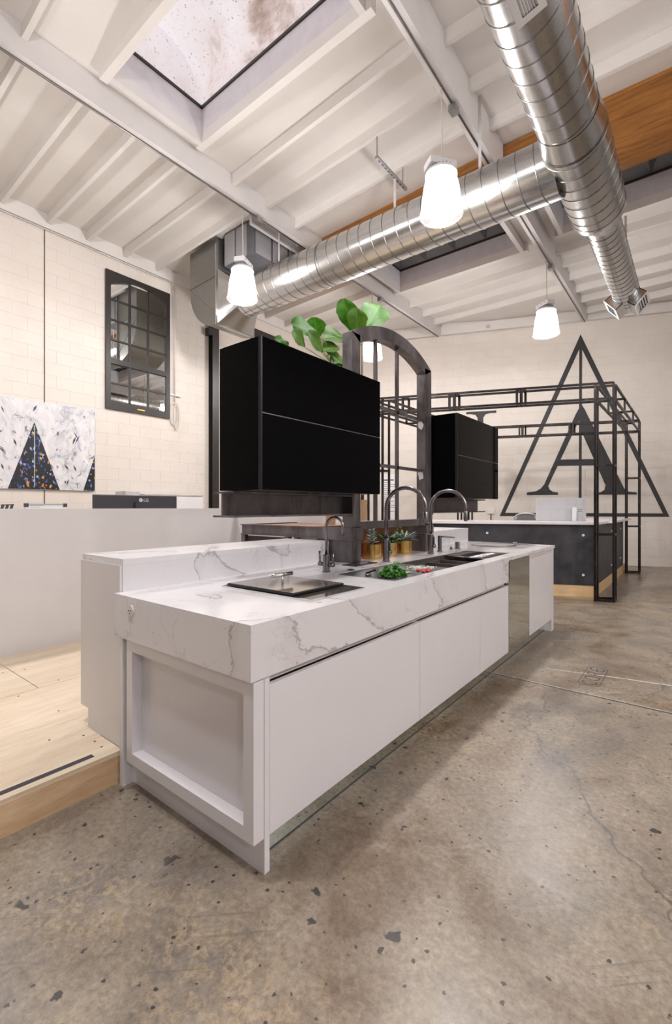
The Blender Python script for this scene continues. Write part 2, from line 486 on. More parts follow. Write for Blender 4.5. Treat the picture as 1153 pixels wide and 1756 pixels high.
# walls: a base sheet with every visible block proud of it
def block_mesh(name, l, h, d, m):
    mb = MB(); e = .003
    mb.add([(0,0,0),(l,0,0),(l,0,h),(0,0,h),(e,-d,e),(l-e,-d,e),(l-e,-d,h-e),(e,-d,h-e)],
           [(0,1,5,4),(1,2,6,5),(2,3,7,6),(3,0,4,7),(4,5,6,7)])
    me = bpy.data.meshes.new(name); me.from_pydata(mb.v, [], mb.f); me.materials.append(m)
    return me
BL, BH, BD, G = .4064, .2032, .0035, .004
def to_px(p):
    x, y, z = p[0], p[1], p[2]-1.35
    D = -math.sin(THETA)*x + math.cos(THETA)*y
    if D < .2: return None
    return (576.5 + 790*(math.cos(THETA)*x + math.sin(THETA)*y)/D, 870 - 790*z/D, D)
def block_wall(wall, fn, rot, a0, a1, z1, hidden):
    """fn(a,z)->3d; lay running bond, keep the 300 that show largest as parts, the rest as one part"""
    me = block_mesh('block', BL-G, BH-G, BD, M['wall'])
    cand = []
    nrow = int(z1/BH)+1
    for r in range(nrow):
        z = r*BH
        off = 0 if r % 2 else -BL/2
        k = math.floor((a0-off)/BL)
        while off + k*BL < a1:
            a = off + k*BL; k += 1
            w_ = min(a+BL, a1)-max(a, a0); h_ = min(z+BH, z1)-z
            if w_ < .05 or h_ < .03: continue
            q = to_px(fn(a+BL/2, z+BH/2))
            full = w_ > BL-.01 and h_ > BH-.01
            vis = q and full and -15 < q[0] < 1168 and 0 < q[1] < 1756 and not hidden(*q)
            cand.append((q[2] if vis else 1e6, a, z, max(a, a0), w_, h_))
    cand.sort()
    rest = MB()
    for i, (d, a, z, aa, w_, h_) in enumerate(cand):
        if i < 300 and d < 1e6:
            b = bpy.data.objects.new('block', me); COL.objects.link(b); b.parent = wall
            b.location = fn(a+G/2, z+G/2); b.rotation_euler = (0, 0, rot)
        else:
            p = [fn(aa+G/2, z+G/2), fn(aa+w_-G/2, z+G/2), fn(aa+w_-G/2, z+h_-G/2), fn(aa+G/2, z+h_-G/2)]
            nn = Vector((math.sin(rot), -math.cos(rot), 0))*BD; e = .003
            u = (p[1]-p[0]).normalized()*e; v = Vector((0,0,e))
            t = [p[0]+nn+u+v, p[1]+nn-u+v, p[2]+nn-u-v, p[3]+nn+u-v]
            rest.add(p+t, [(0,1,5,4),(1,2,6,5),(2,3,7,6),(3,0,4,7),(4,5,6,7)])
    ob = rest.build('blockwork', M['wall'], wall, fix=False); ob['kind'] = 'stuff'

wl = MB().box(XL-.2, XL, YB, 16., 0, 6.4).build('wall_left', M['wall'])
tag(wl, 'cream painted concrete block wall with mirror and painting', kind='structure')
# left wall runs along Y and faces +X
def hid_left(u, v, d): return v > 876 or (370 < u < 660 and v > 600) or u > 700
block_wall(wl, lambda a, z: Vector((XL, a, z)), math.pi/2, YB, far_y(XL), 5.76, hid_left)
box('expansion_joint', M['bark'], wl, XL+.0075, XL+.0125, 2.872, 2.884, 0, 5.76)

wf = MB().prism([(-9., 0), (7., 0), (7., 6.45), (-9., 6.45)], lambda a, b, t: far(a, b, t), -.2, 0).build('wall_far', M['wall'])
tag(wf, 'cream painted concrete block wall behind the reception desk', kind='structure')
def hid_far(u, v, d): return (u < 745 and v > 600) or u < 560 or (742 < u < 850 and 715 < v < 850) or (v > 897 and u < 1055)
block_wall(wf, lambda s, z: far(s, z), WALL_ANG, -7.85, 6.3, 5.76, hid_far)

wr = MB().box(XR, XR+.2, YB, 16, 0, 6.4)
tag(wr.build('wall_right', M['wallp']), 'plain painted wall on the right side of the hall', kind='structure')
wb = MB()
wb.box(XL, XR, YB-.2, YB, 0, 6.4)
tag(wb.build('wall_back', M['wallb']), 'plain painted wall behind the camera', kind='structure')

# ---------------------------------------------------------------- ceiling
HOLES = [(-4.985, -2.52, 2.43, 3.57), (-4.985, -2.52, 7.25, 8.57), (-1.78, .65, 7.25, 8.45)]
xs = sorted({-8.4, -5.235, -2.1, 5.4, *[h[0] for h in HOLES], *[h[1] for h in HOLES]})
ys = sorted({-5.4, 4.4, 16., *[h[2] for h in HOLES], *[h[3] for h in HOLES]})
mb = MB()
for a, b in zip(xs, xs[1:]):
    for c, d in zip(ys, ys[1:]):
        if any(h[0]-.001 <= a and b <= h[1]+.001 and h[2]-.001 <= c and d <= h[3]+.001 for h in HOLES): continue
        mb.add([(a, c, deckz(a, c)), (a, d, deckz(a, d)), (b, d, deckz(b, d)), (b, c, deckz(b, c)),
                (a, c, deckz(a, c)+.05), (a, d, deckz(a, d)+.05), (b, d, deckz(b, d)+.05), (b, c, deckz(b, c)+.05)], [(0,1,2,3), (7,6,5,4)])
ceil = mb.build('ceiling', M['ceil'], fix=False)
tag(ceil, 'white painted timber roof deck with beams and purlins', kind='structure')
B1, B2, ZB = (-5.295, -5.185), (-2.165, -2.04), 5.76
def beam(x0, x1, y0, y1, zb):
    m = MB()
    m.add([(x0,y0,zb),(x1,y0,zb),(x1,y1,zb),(x0,y1,zb),
           (x0,y0,deckz(x0,y0)),(x1,y0,deckz(x1,y0)),(x1,y1,deckz(x1,y1)),(x0,y1,deckz(x0,y1))],
          [(0,3,2,1),(4,5,6,7),(0,1,5,4),(1,2,6,5),(2,3,7,6),(3,0,4,7)])
    return m.build('beam', M['beam'], ceil)
GY0, GY1, GZ = 6.20, 6.36, 5.32
for (x0, x1) in (B1, B2, (1.02, 1.14), (4.1, 4.22)):
    beam(x0, x1, YB, GY0, ZB); beam(x0, x1, GY1, far_y(x0), ZB-.005)
# glulam girder
g = MB().box(XL, XR, GY0, GY1, GZ, 6.16).build('girder', M['glulam'], ceil); g['label'] = 'orange brown glue-laminated girder'
# purlins
bays = [((XL, B1[0]), [-4.5+.62*k for k in range(11)] + [2.305, 2.93, 3.525, 4.165, 4.775, 5.9] + [6.95, 7.6, 8.25, 8.9, 9.5]),
        ((B1[1], B2[0]), [-4.5, -3.9, -3.25, -2.6, -2., -1.35, -.7, -.05, .6, 1.02, 1.66, 4.24, 4.885, 5.53, 6.95, 9.33, 9.98, 10.6, 11.2]),
        ((B2[1], 1.02), [-4.3, -3.4, -2.5, -1.6, -.7, .2, 1.1, 1.76, 2.43, 3.1, 3.76, 4.41, 5.06, 5.715, 6.95, 9.1, 9.62, 10.22, 10.85, 11.42, 12.1]),
        ((1.14, 4.1), [-4.3, -3.1, -1.9, -.7, .5, 1.76, 3.1, 4.41, 5.715, 7.1, 8.4, 9.7, 10.9, 12.1, 13.3])]
for (x0, x1), yl in bays:
    for y in yl:
        if y > far_y(x0)-.1: continue
        dd = .145
        m = MB(); w_ = .026
        z0, z1 = deckz(x0, y), deckz(x1, y)
        m.add([(x0,y-w_,z0-dd),(x1,y-w_,z1-dd),(x1,y+w_,z1-dd),(x0,y+w_,z0-dd),(x0,y-w_,z0+.01),(x1,y-w_,z1+.01),(x1,y+w_,z1+.01),(x0,y+w_,z0+.01)],
              [(0,3,2,1),(4,5,6,7),(0,1,5,4),(1,2,6,5),(2,3,7,6),(3,0,4,7)])
        m.build('purlin', M['ceil'], ceil)
box('ledger', M['ceil'], ceil, XL, XL+.04, YB, far_y(XL), 5.765, 5.99)
MB().prism([(-7.85, 5.765), (6.2, 5.765), (6.2, 5.97), (-7.85, 5.99)], lambda a, b, t: far(a, b, t), 0, .045).build('ledger', M['ceil'], ceil)
for s in (-3.62, -2.2, -.55): # anchor plates on the far ledger
    MB().prism([(s-.05, 5.82), (s+.05, 5.82), (s+.05, 5.9), (s-.05, 5.9)], lambda a, b, t: far(a, b, t), .046, .056).build('anchor_plate', M['cond'], ceil)

# ---------------------------------------------------------------- skylights
def skylight(name, h, mat, label, trimx=True):
    x0, x1, y0, y1 = h
    zc = deckz((x0+x1)/2, (y0+y1)/2); zb = zc-.16; zt = zc+.30
    r = empty(name, (x0, y0, zb), label=label, kind='structure')
    t = .045
    for nm, a in (('curb_board', (x0-t, x0, y0, y1)), ('curb_board', (x1, x1+t, y0, y1)), ('curb_board', (x0-t, x1+t, y0-t, y0)), ('curb_board', (x0-t, x1+t, y1, y1+t))):
        box(nm, M['well'], r, a[0], a[1], a[2], a[3], zc-.02, zt)
        # lower trim step, slightly proud
    e = .022
    for a in ((x0-.07, x0-e*0, y0, y1), (x1, x1+.07, y0, y1), (x0-.13, x1+.13, y0-.085, y0), (x0-.13, x1+.13, y1, y1+.085)):
        box('trimmer', M['ceil'] if a[1]-a[0] > 1 else M['beam'], r, a[0], a[1], a[2], a[3], zb, zc-.02)
    f = MB()
    for a in ((x0, x0+.02, y0, y1), (x1-.02, x1, y0, y1), (x0, x1, y0, y0+.02), (x0, x1, y1-.02, y1)):
        f.box(a[0], a[1], a[2], a[3], zt-.03, zt)
    f.build('frame', M['framedk'], r)
    return r, zt
r, zt = skylight('window_1', HOLES[0], None, 'bright dirt-streaked skylight between two white beams')
x0, x1, y0, y1 = HOLES[0]
def barrel(x0, x1, y0, y1, zt, hgt, n=20):
    m = MB(); yc = (y0+y1)/2; ry = (y1-y0)/2
    L = []
    for i in range(n+1):
        t = math.pi*i/n
        L.append((yc - ry*math.cos(t), zt + hgt*math.sin(t)))
    vs = [(x0, y, z) for y, z in L] + [(x1, y, z) for y, z in L]
    fs = [(i, i+1, n+2+i, n+1+i) for i in range(n)]
    fs += [tuple(range(n+1)), tuple(range(2*n+1, n, -1))]
    return m.add(vs, fs)
o = barrel(x0, x1, y0, y1, zt, .55).build('dome', M['dome'], r); smooth_by_angle(o, 40)
for nm, h in (('window_2', HOLES[1]), ('window_3', HOLES[2])):
    r, zt = skylight(nm, h, None, 'dark smoked skylight above the middle of the duct' if nm == 'window_2' else 'dark skylight right of the crossing duct')
    x0, x1, y0, y1 = h
    n = 4; w_ = (x1-x0)/n
    for k in range(n):   # folded pyramids of smoked plastic
        a, b = x0+k*w_, x0+(k+1)*w_; c = ((a+b)/2, (y0+y1)/2, zt+.35)
        MB().add([(a,y0,zt),(b,y0,zt),(b,y1,zt),(a,y1,zt), c], [(0,1,4),(1,2,4),(2,3,4),(3,0,4)]).build('pane', M['dark_dome'], r)

# ---------------------------------------------------------------- platform
pl = empty('plywood_platform', (-3.3, 0, 0), 'low pale plywood platform with black grip strip beside the island', 'platform')
PZ = .155
box('plywood_panel', M['ply'], pl, -3.427, -2.235, YB+.8, 1.136, PZ-.018, PZ)
box('plywood_panel', M['ply'], pl, -3.427, -2.46, 1.1365, 5.6, PZ-.018, PZ)
box('plywood_panel', M['ply'], pl, -6.6, -3.432, YB+.8, 1.178, PZ-.018, PZ)
box('plywood_panel', M['ply'], pl, -6.6, -3.432, 1.183, 5.6, PZ-.018, PZ)
box('riser', M['plyface'], pl, -2.25, -2.232, YB+.8, 1.136, 0, PZ-.018)
box('joist_frame', M['plyface'], pl, -6.55, -2.6, YB+.85, 5.55, 0, PZ-.02)
box('grip_strip', M['grip'], pl, -2.305, -2.275, -1.6, 1.02, PZ, PZ+.002)
for x, y in ((-2.34,1.085),(-2.42,1.088),(-2.53,1.08),(-2.29,.42),(-2.5,.35),(-2.62,.95),(-2.95,1.12),(-3.38,1.05),(-3.36,1.45),(-3.48,1.32),(-3.50,.98),(-3.95,1.13),(-3.9,1.25),(-2.8,.55)):
    MB().lathe([(.006, 0), (.006, .0015)], 8, (x, y, PZ)).build('screw', M['bark'], pl)

# ================================================================ ISLAND
XF, ZT, ZA = -1.254, .928, .722     # front plane, worktop top, apron bottom
YN, YE = 1.105, 5.55
wt = empty('marble_worktop', (-1.8, 3.3, ZA), 'long white veined quartz worktop with deep apron and raised rear ledge', 'worktop')
SX0, SX1, SY0, SY1 = -1.80, -1.365, 2.28, 4.36   # sink cut-out
top = MB()
for a in ((-2.255, XF, YN, SY0), (-2.255, SX0, SY0, SY1), (SX1, XF, SY0, SY1), (-2.255, XF, SY1, YE)):
    top.box(a[0], a[1], a[2], a[3], ZT-.03, ZT)
top.box(-2.44, -2.255, 2.785, 4.185, ZT-.03, ZT)
top.build('top', M['marble'], wt)
box('front_apron', M['marble'], wt, XF-.03, XF, YN, 3.972, ZA, ZT-.0302)
box('end_apron', M['marble'], wt, -2.252, XF-.0302, YN, YN+.03, ZA, ZT-.0302)
for y0, y1 in ((1.15, 2.775), (4.19, 5.54)):
    u = box('upstand', M['marble'], wt, -2.28, -2.255, y0, y1, ZT+.0002, 1.061)
    box('ledge_top', M['marble'], wt, -2.70, -2.253, y0-.0, y1, 1.0615, 1.091)
    box('return_end', M['marble'], wt, -2.68, -2.2802, (y1-.02 if y0 < 2 else y0), (y1 if y0 < 2 else y0+.02), ZT+.0002, 1.061)
# ledge cabinets behind the worktop
def ledge(y0, y1, label):
    r = empty('ledge_cabinet', (-2.56, (y0+y1)/2, PZ), label, 'cabinet', 'cabinets under the raised ledge')
    m = MB().prism([(-2.61, PZ), (-2.262, PZ), (-2.262, 1.06), (-2.70, 1.06), (-2.70, .258), (-2.61, .258)], lambda a, b, t: Vector((a, t, b)), y0-.012, y0+.008)
    m.build('end_panel', M['white2'], r)
    box('back_panel', M['white2'], r, -2.70, -2.682, y0+.009, y1, .258, 1.06)
    box('toe_kick', M['white2'], r, -2.63, -2.61, y0+.009, y1, PZ, .2575)
    box('bottom', M['white2'], r, -2.681, -2.45, y0+.009, y1, .259, .277)
    box('inner_panel', M['white2'], r, -2.465, -2.447, y0+.009, y1, .278, .89)
ledge(1.15, 2.775, 'plain white cabinet carrying the near raised ledge above the platform')
ledge(4.19, 5.54, 'plain white cabinet carrying the far raised ledge')

# decorative end frame
ef = empty('end_frame_panel', (-1.7, 1.14, 0), 'white end panel with deep recessed frame facing the camera', 'panel')
box('leg_panel', M['white'], ef, -2.213, -2.186, 1.113, 1.185, 0, ZA-.003)
box('plinth', M['white'], ef, -2.186, XF-.024, 1.168, 1.186, 0, ZA-.003)
fx0, fx1, fz0, fz1 = -2.156, XF, .132, ZA-.004
box('stile', M['white'], ef, fx0, fx0+.05, 1.117, 1.1675, fz0, fz1)
box('stile', M['white'], ef, fx1-.055, fx1, 1.117, 1.1675, fz0, fz1)
box('rail', M['white'], ef, fx0+.05, fx1-.055, 1.117, 1.1675, fz0, fz0+.052)
box('rail', M['white'], ef, fx0+.05, fx1-.055, 1.117, 1.1675, fz1-.052, fz1)
box('corner_panel', M['white'], ef, XF-.022, XF+.002, 1.1685, 1.194, 0, ZA-.003)

# pop-up socket on the end apron
so = empty('round_socket', (-2.09, YN, .862), 'small round white socket in the end of the worktop', 'socket')
MB().tube([(-2.09, YN, .866), (-2.09, YN-.007, .866)], .027, 24).build('plate', M['outlet'], so)
for dx in (-.009, .009): MB().tube([(-2.09+dx, YN-.007, .866), (-2.09+dx, YN-.0085, .866)], .0035, 8).build('hole', M['ink'], so)
MB().tube([(-2.09, YN-.007, .853), (-2.09, YN-.0085, .853)], .003, 8).build('hole', M['ink'], so)

# base units
def unit(name, y0, y1, label, doors, zt=.69, zb=.13, mat='white', body_top=.69):
    r = empty(name, (-1.75, (y0+y1)/2, 0), label, 'cabinet', 'cabinets of the kitchen island')
    b = MB().box(-2.24, -1.278, y0+.002, y0+.018, zb, body_top).box(-2.24, -1.278, y1-.018, y1-.002, zb, body_top)
    b.box(-2.24, -2.225, y0+.018, y1-.018, zb, body_top).box(-2.225, -1.278, y0+.018, y1-.018, zb, zb+.016)
    b.build('body', M['white2'], r)
    for a, c in doors: box('door', M[mat], r, XF-.022, XF, a+.0015, c-.0015, zb, zt, .0015)
    for c in (y0+.15, y1-.15):
        MB().lathe([(.02, 0), (.02, zb)], 10, (-1.55, c, 0)).build('foot', M['ink'], r)
    return r
u1 = unit('island_cabinet', 1.196, 2.377, 'island cabinet with the widest plain white door, nearest the camera', [(1.196, 2.377)])
u2 = unit('island_cabinet', 2.377, 3.95, 'island cabinet below the sink with two handleless white doors', [(2.377, 3.31), (3.31, 3.95)])
u3 = unit('island_cabinet', 3.952, 4.567, 'island cabinet with a full-height greenish mirror front', [(3.952, 4.567)], zt=.894, mat='mirror', body_top=.68)
u4 = unit('island_cabinet', 4.57, 5.395, 'island cabinet with a white door at the far end', [(4.57, 5.395)], zt=.86, body_top=.86)
box('finger_pull', M['channel'], u1, -1.30, -1.288, 1.196, 2.376, .692, ZA-.002)
box('finger_pull', M['channel'], u2, -1.30, -1.288, 2.378, 3.949, .692, ZA-.002)
box('finger_pull', M['channel'], u4, -1.275, -1.265, 4.571, 5.394, .862, .896)
ep = box('end_panel', M['white'], u4, -2.24, XF, 5.398, 5.49, 0, .896)
tk = empty('mirrored_plinth', (-1.325, 3.3, 0), 'low mirrored plinth strip along the base of the island', 'plinth')
for a, c in ((1.196, 3.70), (3.704, 4.40), (4.404, 5.396)):
    box('mirror_strip', M['mirror'], tk, -1.335, -1.327, a, c, .006, .128)
box('base_rail', M['ink'], tk, -1.335, -1.325, 1.196, 5.396, 0, .0055)

# ---------------------------------------------------------------- sink
sk = empty('workstation_sink', (-1.58, 3.3, .70), 'long dark composite sink set in the white worktop', 'sink')
b = MB(); t = .012; zb = .70; zr = ZT-.006
b.box(SX0, SX0+t, SY0, SY1, zb, zr).box(SX1-t, SX1, SY0, SY1, zb, zr).box(SX0+t, SX1-t, SY0, SY0+t, zb, zr).box(SX0+t, SX1-t, SY1-t, SY1, zb, zr)
b.box(SX0+t, SX1-t, SY0+t, SY1-t, zb, zb+t)
b.build('basin', M['comp'], sk)
for y in (3.44, 3.74): box('divider', M['comp'], sk, SX0+t, SX1-t, y, y+.015, zb+t, .87)
box('ledge_rail', M['comp'], sk, SX0+t, SX0+t+.02, SY0+t, SY1-t, .875, .883)
box('ledge_rail', M['comp'], sk, SX1-t-.02, SX1-t, SY0+t, SY1-t, .875, .883)
MB().lathe([(.045, 0), (.045, .004), (.03, .006)], 20, (-1.58, 3.15, zb+t)).build('drain', M['chrome'], sk)
cb = box('cutting_board', M['board'], None, SX0+.004, SX1-.004, SY0+.004, 3.02, .8835, ZT-.001, .003)
tag(cb, 'flat dark grey board covering the near end of the sink', 'cutting board')
# roll-up drying rack of round bars
rk = empty('drying_rack', (-1.58, 4.1, .8835), 'ribbed metal roll-up rack over the far end of the sink', 'rack')
for i in range(22):
    y = 3.86+.0225*i
    MB().tube([(SX0+.016, y, .9125), (SX1-.016, y, .9125)], .0075, 8).build('bar', M['gun'], rk, smooth=True)
for x in (SX0+.021, SX1-.021): box('side_strip', M['comp'], rk, x-.006, x+.006, 3.845, 4.345, .8835, .905)
# brown colander ledge
bx = empty('slate_tray', (-1.58, 3.6, .8835), 'brown rectangular tray resting across the open sink', 'tray')
m = MB().box(SX0+.02, SX1-.02, 3.47, 3.485, .80, .893).box(SX0+.02, SX1-.02, 3.715, 3.73, .80, .893).box(SX0+.02, SX0+.035, 3.485, 3.715, .80, .893).box(SX1-.035, SX1-.02, 3.485, 3.715, .80, .893).box(SX0+.02, SX1-.02, 3.47, 3.73, .79, .80)
m.build('body', M['comp'], bx)

# ---------------------------------------------------------------- hobs
hb = empty('glass_hob', (-1.66, 1.75, ZT), 'black glass hob with raised bronze lid at the near end of the worktop', 'hob')
hx0, hx1, hy0, hy1 = -1.985, -1.355, 1.545, 1.965
m = MB().box(hx0, hx1, hy0, hy0+.01, ZT, ZT+.008).box(hx0, hx1, hy1-.01, hy1, ZT, ZT+.008).box(hx0, hx0+.01, hy0+.01, hy1-.01, ZT, ZT+.008).box(hx1-.01, hx1, hy0+.01, hy1-.01, ZT, ZT+.008)
m.build('trim', M['chrome'], hb)
box('glass_plate', M['hobglass'], hb, hx0+.01, hx1-.01, hy0+.01, hy1-.01, ZT, ZT+.006)
ld = box('lid', M['bedge'], hb, -1.955, -1.475, 1.558, 1.945, ZT+.0085, ZT+.021, .002)
box('lid_glass', M['lidglass'], ld, -1.948, -1.482, 1.565, 1.938, ZT+.0215, ZT+.0235)
hd = MB().tube([(-1.725, 1.66, .996), (-1.72, 1.805, .996)], .0105, 14).build('handle', M['chrome'], hb, smooth=True)
MB().tube([(-1.722, 1.735, ZT+.0235), (-1.722, 1.735, .988)], .006, 10).build('handle_post', M['chrome'], hd, smooth=True)
hb2 = empty('glass_griddle', (-1.69, 5.13, ZT), 'pale glass-covered griddle at the far end of the worktop', 'griddle')
m = MB()
gx0, gx1, gy0, gy1 = -1.99, -1.40, 4.93, 5.37
m.box(gx0, gx1, gy0, gy0+.012, ZT, ZT+.01).box(gx0, gx1, gy1-.012, gy1, ZT, ZT+.01).box(gx0, gx0+.012, gy0+.012, gy1-.012, ZT, ZT+.01).box(gx1-.012, gx1, gy0+.012, gy1-.012, ZT, ZT+.01)
m.build('trim', M['chrome'], hb2)
box('glass_plate', M['lidglass'], hb2, gx0+.012, gx1-.012, gy0+.012, gy1-.012, ZT, ZT+.008)
box('lid_strip', M['bedge'], hb2, -1.585, -1.555, gy0+.012, gy1-.012, ZT+.0082, ZT+.0105)
MB().tube([(-1.57, 5.10, ZT+.034), (-1.57, 5.22, ZT+.034)], .008, 12).build('handle', M['chrome'], hb2, smooth=True)
MB().tube([(-1.57, 5.16, ZT+.0105), (-1.57, 5.16, ZT+.03)], .005, 10).build('handle_post', M['chrome'], hb2, smooth=True)

# ---------------------------------------------------------------- taps
def goose(x, y, z0, r, h, reach, drop, sx, sy, n=14):
    """gooseneck path rising from z0 to the arch and coming down at reach along (sx,sy)"""
    P = [(x, y, z0), (x, y, h)]
    R = reach/2
    for i in range(1, n+1):
        t = math.pi*i/n
        k = R - R*math.cos(t)
        P.append((x+sx*k, y+sy*k, h + R*math.sin(t)))
    P.append((x+sx*reach, y+sy*reach, h-drop))
    return P
def big_tap(y, label, sx, sy):
    r = empty('gooseneck_tap', (-1.91, y, ZT), label, 'tap', 'tall gooseneck taps behind the sink')
    MB().lathe([(.031, 0), (.031, .006), (.026, .008), (.026, .175), (.024, .18)], 24, (-1.91, y, ZT)).build('body', M['gun'], r, smooth=False)
    sp = MB().tube(goose(-1.91, y, ZT+.18, .0, 1.345, .31, .03, sx, sy), .0155, 16).build('spout', M['gun'], r, smooth=True)
    x2, y2 = -1.91+sx*.31, y+sy*.31
    MB().lathe([(.0165, 0), (.019, .01), (.019, .085), (.0165, .09)], 18, (x2, y2, 1.228)).build('spray_head', M['gun'], sp, smooth=True)
    hx = -1.91+.045
    lv = MB().tube([(-1.885, y, 1.0), (hx, y, 1.0)], .017, 16).build('valve', M['gun'], r, smooth=True)
    MB().tube([(hx-.012, y, 1.0), (hx-.012, y, 1.085)], .0075, 10).build('lever', M['ink'], lv, smooth=True)
big_tap(3.066, 'tall gunmetal gooseneck tap nearer the camera, behind the green herbs', .97, .243)
big_tap(3.826, 'tall gunmetal gooseneck tap farther away, in front of the far steel post', .97, .243)
r = empty('small_tap', (-1.905, 2.323, ZT), 'small gunmetal gooseneck tap with two side levers near the hob', 'tap')
MB().lathe([(.028, 0), (.028, .006), (.024, .008), (.024, .11), (.021, .115)], 24, (-1.905, 2.323, ZT)).build('body', M['gun'], r)
MB().tube(goose(-1.905, 2.323, ZT+.115, 0, 1.225, .118, .055, .97, .243, 12), .0095, 14).build('spout', M['gun'], r, smooth=True)
for s, hgt in ((-1, .085), (1, .085)):
    v = MB().tube([(-1.905+s*.02, 2.323, .978), (-1.905+s*.062, 2.323, .978)], .014, 14).build('valve', M['gun'], r, smooth=True)
    MB().tube([(-1.905+s*.054, 2.323, .978), (-1.905+s*.057, 2.323, .978+hgt)], .007, 10).build('lever', M['gun'], v, smooth=True)
r = empty('soap_dispenser', (-1.945, 4.087, ZT), 'gunmetal soap dispenser with long straight spout beside the sink', 'soap dispenser')
MB().lathe([(.028, 0), (.028, .006), (.019, .007), (.019, .15)], 20, (-1.945, 4.087, ZT)).build('body', M['gun'], r)
MB().tube([(-1.945, 4.087, 1.070), (-1.80, 4.11, 1.066)], .0065, 10).build('spout', M['gun'], r, smooth=True)
r = empty('air_gap_cap', (-1.928, 4.456, ZT), 'short gunmetal cylinder cap on the worktop beside the soap dispenser', 'cap')
MB().lathe([(.034, 0), (.034, .005), (.024, .006), (.024, .07)], 20, (-1.928, 4.456, ZT)).build('body', M['gun'], r)
r = empty('waste_button', (-1.945, 4.345, ZT), 'low gunmetal push button next to the cylinder cap', 'button')
MB().lathe([(.024, 0), (.024, .005), (.012, .006), (.012, .028)], 16, (-1.945, 4.345, ZT)).build('body', M['gun'], r)
r = empty('pop_up_ring', (-1.83, 2.49, ZT), 'flat dark round button set in the worktop beside the small tap', 'button')
MB().lathe([(.027, 0), (.027, .004), (.02, .007)], 24, (-1.83, 2.49, ZT)).build('cap', M['gun'], r)
r = empty('recessed_outlet', (-1.975, 2.80, ZT), 'narrow dark flap outlet lying flush on the worktop by the steel post', 'outlet')
box('flap', M['bedge'], r, -2.035, -1.912, 2.66, 2.945, ZT, ZT+.006, .002)
box('slot', M['gun'], r, -2.01, -1.937, 2.70, 2.90, ZT+.0061, ZT+.0075)
kn = empty('sink_plug', (-1.595, 2.353, ZT), 'small dark metal plug lying on the grey board', 'plug')
m = MB().lathe([(.018, 0), (.02, .008), (.014, .016)], 16, (-1.595, 2.353, ZT-.0008)); m.build('base', M['gun'], kn)
MB().bar((-1.605, 2.345, ZT+.018), (-1.575, 2.40, ZT+.034), .016, .008).build('grip', M['bedge'], kn)

# ---------------------------------------------------------------- food on the board
hbun = empty('parsley_bunch', (-1.46, 2.44, ZT), 'bright green bunch of leafy herbs on the grey board', 'herbs')
random.seed(3)
m = MB()
for i in range(420):
    a = random.uniform(0, 2*math.pi); rr = math.sqrt(random.random())
    y = 2.43 + rr*.105*math.cos(a); x = -1.47 + rr*.075*math.sin(a)
    z = ZT + .004 + random.random()*(.055*(1-rr**2)+.012) + (.03*random.random() if y > 2.45 and rr < .6 else 0)
    s = random.uniform(.009, .017)
    mt = Matrix.Translation((x, y, z)) @ Matrix.Rotation(random.uniform(0, 6.3), 4, 'Z') @ Matrix.Rotation(random.uniform(-.9, .9), 4, 'X') @ Matrix.Rotation(random.uniform(-.6, .6), 4, 'Y')
    pts = [(0,0,0), (.55*s,.35*s,.12*s), (.9*s,.9*s,0), (.35*s,1.0*s,.1*s), (0,1.5*s,-.1*s), (-.35*s,1.0*s,.1*s), (-.9*s,.9*s,0), (-.55*s,.35*s,.12*s)]
    m.add([mt @ Vector(p) for p in pts], [(0,1,2,3),(0,3,4,5),(0,5,6,7)])
o = m.build('foliage', M['herb'], hbun, fix=False); o['kind'] = 'stuff'
m = MB()
for k in range(7):
    m.tube([(-1.46+.006*k-.02, 2.50, ZT+.008+.002*(k % 3)), (-1.465+.006*k-.02, 2.62+.01*(k % 4), ZT+.004)], .003, 6)
o = m.build('stems', M['stem'], hbun, smooth=True); o['kind'] = 'stuff'
random.seed(9)
for k, (x, y) in enumerate(((-1.40, 2.70), (-1.385, 2.735), (-1.42, 2.745), (-1.405, 2.785), (-1.445, 2.715))):
    rd = MB().lathe([(.001, 0), (.011, .0006), (.0145, .006), (.012, .014), (.004, .019), (.001, .0205)], 12, (x, y, ZT-.0008)).build('radish', M['red'], None, smooth=True)
    tag(rd, 'small red radish piece in the pile beside the herbs', 'radish', 'red radish pieces on the board')
m = MB()
for i in range(110):
    x = -1.50+random.gauss(0, .05); y = 2.86+random.gauss(0, .055)
    if not (-1.75 < x < -1.39 and 2.6 < y < 3.0): continue
    mt = Matrix.Translation((x, y, ZT+.006*random.random()+.003)) @ Matrix.Rotation(random.uniform(0, 3), 4, 'Z') @ Matrix.Rotation(random.uniform(-.5, .5), 4, 'X')
    m.mbox(mt, .014, .005, .004)
o = tag(m.build('chopped_vegetable', M['pale'], None), 'scattered pale chopped vegetable beside the radishes', 'vegetables', kind='stuff')

